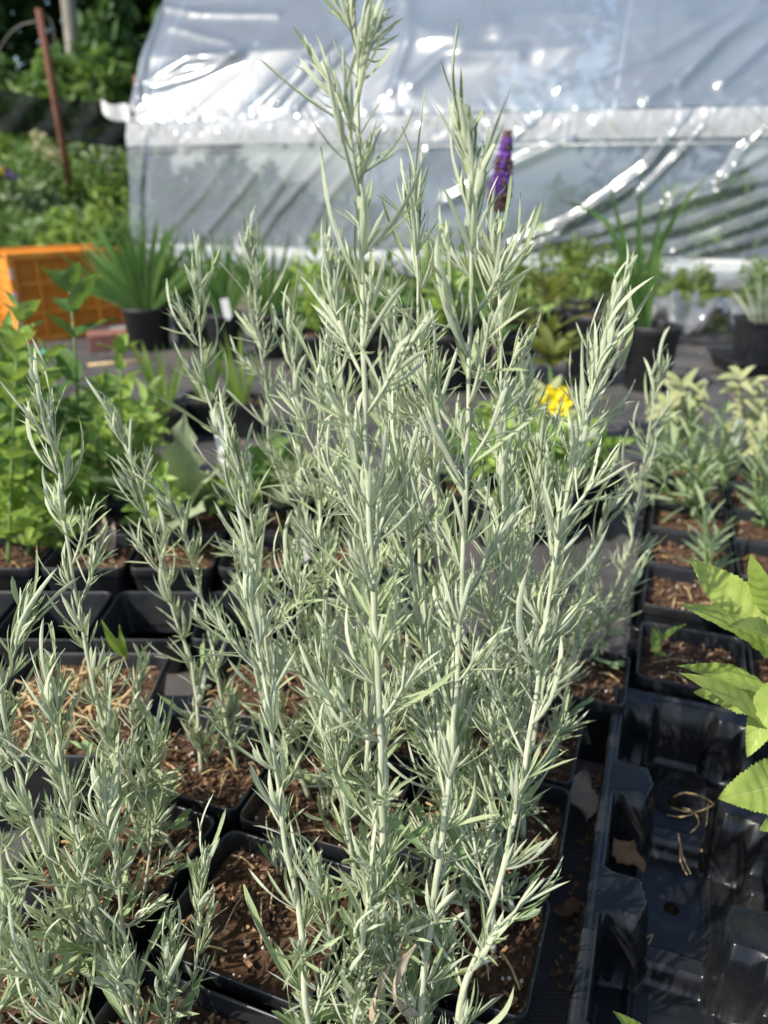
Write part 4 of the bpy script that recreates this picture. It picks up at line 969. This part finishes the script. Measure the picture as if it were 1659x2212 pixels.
for k, (bx, by, tops, lab) in enumerate([
    (1525, 1262, [(1520, 1100, .93), (1545, 1150, .92)], 'small blue green shoot in the front pot of the seedling tray'),
    (1500, 1120, [(1490, 890, 1.12), (1455, 960, 1.1), (1535, 940, 1.12), (1510, 1000, 1.08)], 'tall bushy blue green plant in the middle of the seedling tray'),
    (1430, 1060, [(1430, 900, 1.22), (1405, 960, 1.2), (1455, 930, 1.22)], 'blue green plant at the left of the seedling tray beside the thin sage'),
    (1560, 1065, [(1560, 890, 1.25), (1590, 940, 1.25), (1535, 930, 1.25)], 'blue green plant behind the tallest one in the seedling tray'),
    (1650, 1140, [(1640, 960, 1.12), (1625, 1020, 1.1), (1665, 1000, 1.1)], 'blue green plant cut by the right edge')]):
    b0 = G(bx, by, .074); herb('narrow_leaf_plant', lab, 'seedling plant', b0, [[b0 + Vector((.004 * j, .003 * j, 0)), P((bx + tx) / 2, (by + ty) / 2, (b0.y + Y) / 2), P(tx, ty, Y)] for j, (tx, ty, Y) in enumerate(tops + [(tx + 24 - 48 * (i % 2), ty + 60 + 25 * i, Y + .02) for i, (tx, ty, Y) in enumerate(tops[:2])])], NARROW, M['gstem'], 'alt', .0065, .062, (60, 32), BG, 300 + k, .0018, .7, .12)
WG = 'pale woolly leaved plants'
for k, (bx, by, tops, lab) in enumerate([(1478, 960, [(1470, 835, 1.45), (1500, 850, 1.47), (1440, 880, 1.45)], 'pale woolly plant with drooping leaves behind the blue green plants'), (1612, 965, [(1600, 822, 1.42), (1645, 850, 1.44)], 'pale woolly plant with two arching stalks near the white tag'),
    (1170, 980, [(1150, 870, 1.3), (1185, 850, 1.32), (1215, 900, 1.3)], 'cream edged woolly plant beside the yellow flower'), (1668, 1010, [(1655, 930, 1.35), (1640, 960, 1.33)], 'pale woolly plant cut by the right edge')]):
    b0 = G(bx, by, .05); herb('woolly_plant', lab, 'woolly plant', b0, [[b0, P((bx + tx) / 2, (by + ty) / 2, (b0.y + Y) / 2), P(tx, ty, Y)] for tx, ty, Y in tops], WOOL, M['wstem'], 'opp', .03, .064, (65, 32), WG, 320 + k, .0034, .8, .25)
def white_tag(p0, p1, w, label):
    o = MB(); d = p1 - p0; x = d.cross(Vector((0, -1, .3))).normalized() * w / 2; n = x.cross(d).normalized() * .0006
    g = [[p0 + x * s * k + n * t for s, t in ((-1, -1), (1, -1), (1, 1), (-1, 1))] for k in (1,)]; 
    rows = []
    for f, k in ((0, .15), (.18, 1), (.97, 1), (1, .85)): rows.append([p0 + d * f + x * s * k + n * t for s, t in ((-1, -1), (1, -1), (1, 1), (-1, 1))])
    o.grid(rows, closed=True); o.f.append([(o.n - 4, o.n - 3, o.n - 2, o.n - 1)])
    return tag(o.build('plant_tag', M['white'], smooth=False), label, 'plant tag', 'white plant tags')
white_tag(P(1575, 975, 1.42), P(1603, 905, 1.42), .018, 'white plant tag leaning beside the pale woolly plant')
white_tag(P(487, 1010, 1.0), P(465, 885, 1.02), .014, 'white plant tag standing behind the silver stems left of centre')
white_tag(P(655, 1215, .80), P(648, 1165, .80), .018, 'white plant tag half hidden among the silver stems')
white_tag(P(494, 692, 2.35), P(484, 645, 2.35), .024, 'white plant tag in a round pot below the blade leaves')
white_tag(P(655, 640, 2.6), P(662, 560, 2.6), .03, 'white plant tag behind the silver tips near the house base')

# ------------------------------------------------------------------ round pots of blade leaved plants and others at the back
RP = 'round black nursery pots along the back'
def rp(px, py, rt, h, lab, seed, **k): 
    p = G(px, py, .004); return round_pot(p, rt, h, lab, RP, seed, **k), p
IG = 'blade leaved iris plants in round pots'
for px, py, rt, h, n, L, wd, sp, lab, lab2, m in [
    (325, 752, .088, .150, 58, .37, .022, 62, 'round black pot in front of the orange crate', 'large fan of dark green blades beside the orange crate', 'iris'),
    (423, 748, .075, .140, 28, .30, .019, 38, 'round black pot right of the crate side pot', 'fan of green blades second from the crate', 'iris'),
    (492, 770, .068, .150, 18, .30, .018, 26, 'round black pot with the white tag', 'narrow fan of bright blades with a white tag below it', 'iris'),
    (590, 770, .07, .150, 18, .30, .017, 26, 'round black pot behind the left silver tips', 'upright bright blades behind the left silver tips', 'iris'),
    (655, 792, .068, .150, 8, .17, .014, 30, 'round black pot with few short leaves', 'short sparse blades in the pot near the spire', 'iris')]:
    _, p = rp(px, py, rt, h, lab, px); fan('iris', lab2, p + Vector((0, 0, h - .022)), n, L, wd, M[m], px, sp, IG)
for px, py, n, L, lab, lab2 in [(362, 950, 13, .20, 'small black pot of bright grassy blades behind the lobed leaves', 'small tuft of bright grassy blades'), (525, 935, 9, .19, 'small black pot of grassy blades right of the lobed leaves', 'sparse bright blades between the far silver tips'), (450, 930, 8, .17, 'small black pot of thin blades between the other two', 'thin short blades left of the far silver tip')]:
    p = G(px, py, .004); sq(p.x - .055, p.x + .055, p.y - .055, p.y + .055, lab, px, wa=True, detail=1, group='small pots of grassy blades'); fan('grassy_iris', lab2, (p.x, p.y, .07), n, L, .011, M['iris'] if px == 450 else M['lime'], px, 20, 'small tufts of grassy blades', 'grassy plant', base_r=.02)
_, p = rp(1272, 826, .085, .205, 'tall round black pot with nothing tall in it, left of the arching leaves', 3)
_, pq = rp(1394, 838, .078, .185, 'round black pot holding the long arching leaves', 4)
o = empty('arching_leaf_plant', pq + Vector((0, 0, .16)), 'plant with a few long arching strap leaves against the plastic film', 'strap leaf plant'); B = Vector(o.location)
for pts in ([(1385, 690), (1380, 560), (1385, 365)], [(1385, 690), (1350, 540), (1312, 375)], [(1380, 690), (1330, 520), (1280, 460), (1200, 428)], [(1392, 690), (1420, 550), (1470, 450), (1545, 362)], [(1378, 690), (1360, 620), (1320, 585), (1270, 565)], [(1392, 690), (1405, 580), (1440, 400)]):
    b = MB(); yy = B.y; path = [P(x, y, yy + .03 * math.sin(k * 2 + x)) - B for k, (x, y) in enumerate(pts)]; path[0] = Vector((path[0].x * .6, 0, 0))
    b.grid(ribbon(path, .022, .35)); b.build('leaf', M['iris'], o)
for (px, py, lab) in [(1640, 800, 'square black pot of grey grassy leaves standing in a tray at the right edge'), ]:
    p = G(px, py, .004); sq(p.x - .085, p.x + .085, p.y - .08, p.y + .08, lab, 5, wa=True, zr=.17, z0=.03, detail=0, group='back square pots')
    fan('grass_tuft', 'grey green grassy tuft at the right edge', (p.x, p.y, .15), 26, .17, .009, M['greygreen'], 8, 30, None, 'grassy plant', .6, .05)
    t = MB(); t.grid([rr_loop(a, b_, .03, z) for a, b_, z in ((.12, .10, .0), (.135, .115, .045), (.143, .123, .047), (.143, .123, .043), (.128, .108, .04), (.115, .095, .008))], closed=True); t.add(rr_loop(.115, .095, .03, .008), [tuple(range(20))])
    tr = t.build('saucer_tray', M['pot']); tr.location = (p.x, p.y, .006); tag(tr, 'black tray with a raised lip under the square pot at the right edge', 'tray')

# middle distance herbs
def mh(name, lab, cat, base, tops, lm, sm, arr, gap, ll, seed, group=None, ang=(70, 40), r0=.003, bare=.2, tip=.6):
    return herb(name, lab, cat, base, [[base, Vector(base).lerp(P(*t), .5) + Vector((0, .01, .02)), P(*t)] for t in tops], lm, sm, arr, gap, ll, ang, group, seed, r0, tip, bare)
p = G(1190, 905, .09); mh('olive_leaf_plant', 'olive leaved plant with long pointed leaves in whorls left of the round pots', 'leafy plant', p, [(1185, 640, p.y + .05), (1195, 770, p.y)], LANCE, M['gstem'], 'whorl', .085, .115, 401, bare=.2, tip=.75)
p = G(1120, 960, .09); mh('broad_green_plant', 'broad green leaved plant beneath the yellow flower', 'leafy plant', p, [(1095, 880, p.y), (1150, 870, p.y + .02), (1060, 900, p.y + .03), (1215, 930, p.y)], LIMEL, M['gstem'], 'whorl', .05, .085, 402, bare=.15)
p = G(1075, 900, .09)
for k, (bx, by, tx, ty, lab) in enumerate([(690, 800, 680, 520, 'bright lime shoots left of the tall spire near the house'), (835, 790, 840, 560, 'mid green bush between the two tall spires'), (965, 800, 960, 500, 'lime green shoots right between the two tall spires'), (1060, 780, 1050, 580, 'dark green leafy plant behind the second tall spire'), (760, 790, 755, 600, 'green leafy plant behind the tall spire stem')]):
    p = G(bx, by, .15); p = Vector((P(bx, by, 2.2).x, 2.2, .15)); mh('lime_shoot_plant' if k in (0, 2) else 'leafy_bush', lab, 'leafy plant', p, [(tx, ty, 2.25), (tx - 42, ty + 50, 2.2), (tx + 40, ty + 40, 2.22), (tx - 18, ty + 70, 2.1), (tx + 22, ty + 85, 2.1)], LIMEL if k in (0, 2) else MINT if k != 3 else LANCEG, M['gstem'], 'alt', .016, .08, 410 + k, 'leafy plants in pots behind the sage', (65, 40), .003, .1)
    q = G(bx, by + 60, .004); round_pot(Vector((p.x, 2.2, .004)), .08, .165, ('round black pot under the lime shoots left of the spire', 'round black pot under the mid green bush', 'round black pot under the lime shoots between the spires', 'round black pot under the dark green plant', 'round black pot under the leafy plant behind the spire stem')[k], RP, 20 + k)
for k, (px, tx, ty, Y, lm, ll, lab) in enumerate([(620, 612, 610, 2.7, LIMEL, .08, 'yellow green leafy plant behind the pot with the white tag'), (735, 728, 590, 2.6, LANCEG, .09, 'narrow leaved green plant left of the tall spire stem'), (900, 905, 570, 2.75, MINT, .085, 'dense green plant between the two spires near the house'), (1000, 1008, 600, 2.5, LANCEG, .09, 'green plant with long leaves under the purple spike'),
        (1120, 1118, 610, 2.7, LIMEL, .08, 'yellow green plant right of the purple spike'), (1200, 1206, 640, 2.8, LANCE, .10, 'bronze green leafy plant left of the tall empty pot'), (1255, 1250, 615, 3.0, LIMEL, .07, 'light green plant behind the tall empty pot'), (1090, 1092, 650, 2.3, LANCE, .10, 'bronze leaved plant low under the purple spike')]):
    p = Vector((P(px, 700, Y).x, Y, .14)); mh('leafy_bush', lab, 'leafy plant', p, [(tx, ty, Y + .05), (tx - 40, ty + 40, Y), (tx + 42, ty + 36, Y + .03), (tx - 70, ty + 80, Y), (tx + 72, ty + 78, Y)], lm, M['gstem'], 'alt', .02, ll, 450 + k, 'leafy plants in pots behind the sage', (72, 40), .003, .08)
    round_pot(Vector((p.x, Y, .004)), .075, .15, 'round black pot of the ' + lab.replace('leafy ', '')[:70].split(' near')[0], RP, 40 + k)
for k, (bx, by, tx, ty, Y, lm, lab) in enumerate([(1090, 1075, 1078, 930, 1.10, LIMEL, 'light green broad leaves left of the yellow flower'), (1180, 1060, 1176, 935, 1.12, MINTL, 'light green broad leaves just below the yellow flower'), (1262, 1030, 1262, 925, 1.22, LIMEL, 'light green leaves between the leaning tip and the thin sage'), (1020, 1060, 1015, 930, 1.2, MINT, 'green leaves glimpsed between the two front spires')]):
    b0 = G(bx, by, .076); mh('broad_leaf_herb', lab, 'herb', b0, [(tx, ty, Y), (tx - 34, ty + 38, Y), (tx + 36, ty + 34, Y + .02)], lm, M['gstem'], 'opp', .03, .07, 470 + k, 'broad leaved herbs right of the sage', (78, 45), .0026, .12, .75)
    sq(b0.x - .056, b0.x + .056, b0.y - .054, b0.y + .054, 'square black pot under the ' + lab.split(' glimpsed')[0], 480 + k, wa=True, detail=1, group='square pots behind the sage on the right')
# purple spike
p = Vector((P(1068, 900, 1.32).x, 1.32, .09)); o = empty('purple_salvia', p, 'plant with one purple flower spike standing against the plastic film', 'flowering plant')
top, bot = P(1097, 288, 1.34) - p, P(1074, 458, 1.33) - p
b = MB(); path = smooth_path([(0, 0, 0), bot * .6, bot, top], .01); b.tube(path, .0022, 6); sp = b.build('stem', M['calyx'], o)
fl, ca = MB(), MB(); r = random.Random(4)
for k in range(34):
    t = k / 33; q = bot.lerp(top, t); wd = .020 * (1 - .68 * t ** 1.5) * r.uniform(.75, 1.15)
    for j in range(7):
        a = j * .9 + k * 1.3; d = Vector((math.cos(a), math.sin(a), .25)); e = q + d * wd
        (ca if (t < .16 or t > .93 or r.random() < .28) else fl).tube([q + d * wd * .3, q + d * wd * .8, e + Vector((0, 0, -.001))], [.001, .0036, .002], 5)
fl.build('petals', M['purple'], o); ca.build('calyxes', M['calyx'], o)
for k in range(10):
    a = k * 1.7; z = .1 + .03 * k; rad = Vector((math.cos(a), math.sin(a), 0)); ob = link('leaf', LANCEG[k % 4], sp); ob.matrix_basis = Matrix.Translation(bot * (z / max(.01, bot.z))) @ leaf_at(Vector((0, 0, 1)), rad, 1.0) @ Matrix.Diagonal((.07, .07, .07, 1))
sq(p.x - .055, p.x + .055, p.y - .055, p.y + .055, 'square black pot of the purple spike plant', 77, wa=True, zr=.11, detail=0, group='back square pots')
# yellow flower
p = Vector((P(1200, 985, 1.02).x, 1.02, .09)); q = P(1203, 868, p.y); o = empty('yellow_flower', p, 'single large yellow flower behind the right silver stem', 'flower')
b = MB(); b.tube(smooth_path([(0, 0, 0), (q - p) * .6, q - p], .01), .002, 6); b.build('stem', M['gstem'], o)
for k in range(6):
    me = blade_mesh('petal_shape', M['yellow'], 1, .95, .5, .3, 'ovate', 8, 3, wave=.12, seed=k); ob = link('petal', me, o)
    a = k * 1.047; rad = Vector((math.cos(a), math.sin(a) * .5, math.sin(a) * .85)).normalized()
    ob.matrix_basis = Matrix.Translation(q - p) @ frame(rad, Vector((-.2, -1, .5))) @ Matrix.Diagonal((.022, .027, .027, 1))

# ------------------------------------------------------------------ crate, bricks and bits on the left
A = G(48, 746, 0)
ax = Vector((.77, .64, 0)).normalized(); ay = Vector((-ax.y, ax.x, 0)); LX, LY, HC, FY = .42, .28, .325, .026
cr = empty('orange_crate', A, 'slotted orange plastic harvest crate tipped on its side behind the blade leaved pots', 'crate'); rot = Matrix((ax, ay, Vector((0, 0, 1)))).transposed()
def cl(x, y, z): return ax * x + ay * y + Vector((0, 0, z))
def bar(name, x0, x1, y0, y1, z0, z1):
    b = MB(); b.box(cl((x0 + x1) / 2, (y0 + y1) / 2, (z0 + z1) / 2), (x1 - x0, y1 - y0, z1 - z0), rot); o = b.build(name, M['orange'], cr, smooth=False)
    bv = o.modifiers.new('b', 'BEVEL'); bv.width = .003; bv.segments = 2
for x in (0, LX - .028):                                         # lip round the open mouth, and the rear corners
    bar('lip_rail', x, x + .028, 0, .03, .0, HC); bar('rear_rail', x, x + .026, LY - .026, LY, .001, HC - .001)
for z in (0, HC - .026):
    bar('lip_rail', .029, LX - .029, .001, .029, z + .0005, z + .0255); bar('rear_rail', .027, LX - .027, LY - .024, LY - .001, z + .001, z + .025)
for z in (HC * .33, HC * .66): bar('floor_rib', .027, LX - .027, FY - .014, FY - .001, z - .008, z + .008)
for x in (LX * .25, LX * .5, LX * .75): bar('floor_rib', x - .007, x + .007, FY - .016, FY - .0015, .027, HC - .027)
bar('floor_web', .027, LX - .027, FY + .002, FY + .004, .026, HC - .026)
def dupbar(n, name, size, place):
    b = MB(); b.box((0, 0, 0), size); me = b.mesh(name, M['orange'], False)
    for k in range(n): o = link(name, me, cr); o.location = place(k); o.rotation_euler.z = math.atan2(ax.y, ax.x)
for x in (.016, LX - .018): bar('side_web', x, x + .002, .03, LY - .026, .027, HC - .027)
for z in (.017, HC - .019): bar('side_web', .029, LX - .029, .031, LY - .026, z, z + .002)
dupbar(34, 'slat', (.0065, .006, HC - .054), lambda k: cl(.04 + k * (LX - .08) / 33, FY - .004, HC / 2))
for x in (.012, LX - .012): dupbar(7, 'slat', (.005, LY - .058, .022), lambda k: cl(x, LY / 2 + .002, .06 + k * (HC - .12) / 6))
for z in (.012, HC - .012): dupbar(9, 'slat', (.030, LY - .058, .005), lambda k: cl(.06 + k * (LX - .12) / 8, LY / 2 + .002, z))
r = random.Random(2)
for k in range(3):
    b = MB(); b.box(cl(.006, -.002, HC - .07 - .085 * k), (.010, .0022, .035 + .01 * (k % 2)), rot); b.build('label_sticker', M['white'], cr, smooth=False)
def slab(name, c, s, yaw, m, lab, cat, seed=0, bev=.004):
    b = MB(); b.box((0, 0, s[2] / 2), s); o = b.build(name, M[m], smooth=False); o.location = c; o.rotation_euler.z = yaw; bv = o.modifiers.new('b', 'BEVEL'); bv.width = bev; bv.segments = 2; return tag(o, lab, cat)
q = G(256, 752, .004); slab('brick', q, (.20, .095, .06), .35, 'brick', 'red clay brick beside the first round pot', 'brick')
q = G(215, 728, .006); slab('grey_plank', q + Vector((0, .12, 0)), (.42, .16, .03), -.1, 'greyboard', 'weathered grey board lying in front of the orange crate', 'board')
q0, q1 = G(-5, 778, .014), G(150, 763, .014); b = MB(); b.tube(smooth_path([q0, q0.lerp(q1, .5) + Vector((0, .01, .004)), q1], .03), .014, 10); tag(b.build('teal_hose', M['teal']), 'short length of teal hose on the ground in front of the crate', 'hose')
q0, q1 = G(190, 790, .006), G(330, 778, .006); b = MB(); b.tube([q0, q1], .008, 6); tag(b.build('bamboo_cane', M['straw']), 'thin tan cane lying on the weed fabric', 'cane')

# ------------------------------------------------------------------ foot of the plastic house: weeds and crumpled plastic
for k in range(26):
    u = -1.9 + k * .17 + .1 * math.sin(k * 5); v = 4.48 - .45 * (k * .37 % 1); q = UV(u, v, 0)
    bush('foot_weed', ('low yellow green weed growing along the foot of the plastic house', 'small leafy weed under the skirt of the plastic house')[k % 2], 'weed', q, .12 + .15 * (k * .61 % 1), .13, 420, .017, M[('weed', 'green')[k % 2]], 'weeds along the foot of the plastic house' + (' (leafy)' if k % 2 else ''), 500 + k, 5)
for k, (px, py, Y, h, w) in enumerate([(1225, 640, 3.4, .32, .13), (1165, 620, 3.6, .36, .14), (1110, 640, 3.3, .3, .12), (1300, 620, 3.7, .34, .14), (1480, 690, 3.2, .17, .16), (1420, 690, 3.3, .2, .14), (1550, 690, 3.3, .15, .14), (1240, 590, 3.9, .42, .1)]):
    p = P(px, py, Y); bush('airy_weed', 'airy yellow green weed behind the round pots at the right', 'weed', (p.x, Y, 0), h * .85, w, 330, .018, M['weed'], 'airy weeds behind the round pots', 540 + k, 7)
cpl = P(1500, 700, 2.95); nx = 46; X, Y = np.meshgrid(np.linspace(-.26, .26, nx), np.linspace(-.22, .22, 40))
Z = .02 + .10 * np.abs(noise(X * 14, Y * 14, 5) - .5) * 2 + .05 * np.abs(noise(X * 34, Y * 34, 6) - .5) * 2 + .02 * noise(X * 80, Y * 80, 7)
b = MB(); b.grid(np.stack([X + .02 * noise(Y * 30, X * 9, 3), Y, Z * (1 - .5 * (np.abs(X) / .26) ** 4)], -1)); o = b.build('crumpled_plastic', M['clearfilm']); o.location = (cpl.x, 2.98, .006); o.rotation_euler.z = -.3
tag(o, 'crumpled sheet of clear plastic glinting among the weeds', 'plastic sheet')

# ------------------------------------------------------------------ bright green plant leaning in at the right edge
sb_ = UV(.345, .42, .078); sq(.285, .405, .365, .475, 'black pot just past the right edge holding the bright green plant', 88, detail=0, zr=.10, z0=.012, group='back square pots')
o = empty('bright_green_plant', sb_, 'bright green plant with large toothed leaves reaching in from the right edge', 'leafy plant'); B = Vector(sb_)
spth = [B, P(1720, 1900, .44), P(1700, 1600, .455), P(1672, 1420, .46), P(1680, 1240, .465)]
b = MB(); b.tube(smooth_path([q - B for q in spth], .01), .0028, 8); b.build('stem', M['gstem'], o)
for k, (tip, base, wpx, up) in enumerate([((1459, 1309, .44), (1672, 1425, .46), 66, (0, -.5, 1)), ((1484, 1204, .50), (1672, 1390, .46), 84, (-.2, -.9, .7)), ((1449, 1457, .42), (1685, 1600, .455), 62, (.1, -.5, 1)), ((1456, 1443, .47), (1672, 1500, .46), 52, (0, -.3, 1)),
    ((1545, 1728, .43), (1712, 1690, .45), 100, (-.1, -.7, .8)), ((1612, 1640, .42), (1690, 1470, .46), 62, (-.6, -.8, .3)), ((1636, 1795, .42), (1720, 1760, .445), 50, (0, -.6, 1)), ((1622, 1190, .47), (1678, 1330, .465), 50, (-.7, -.7, .2)), ((1313, 2178, .30), (1420, 2290, .31), 44, (0, -.6, 1)), ((1560, 1360, .40), (1680, 1400, .46), 70, (-.1, -.6, 1)), ((1500, 1500, .50), (1685, 1540, .457), 60, (-.1, -.5, 1))]):
    t, q = P(*tip) - B, P(*base) - B; L = (t - q).length; wd = wpx / FPX * (P(*tip) - cam.location).length
    me = blade_mesh('leaf_shape', M['bright'], 1, wd / L, -.45, .28, 'lance' if wpx < 90 else 'ovate', 46, 4, serr=.045, wave=.05, seed=k, vein=.07)
    ob = link('leaf', me, o); ob.matrix_basis = Matrix.Translation(q) @ frame(t - q, Vector(up)) @ Matrix.Rotation(.2, 4, 'X') @ Matrix.Diagonal((L, L, L, 1))
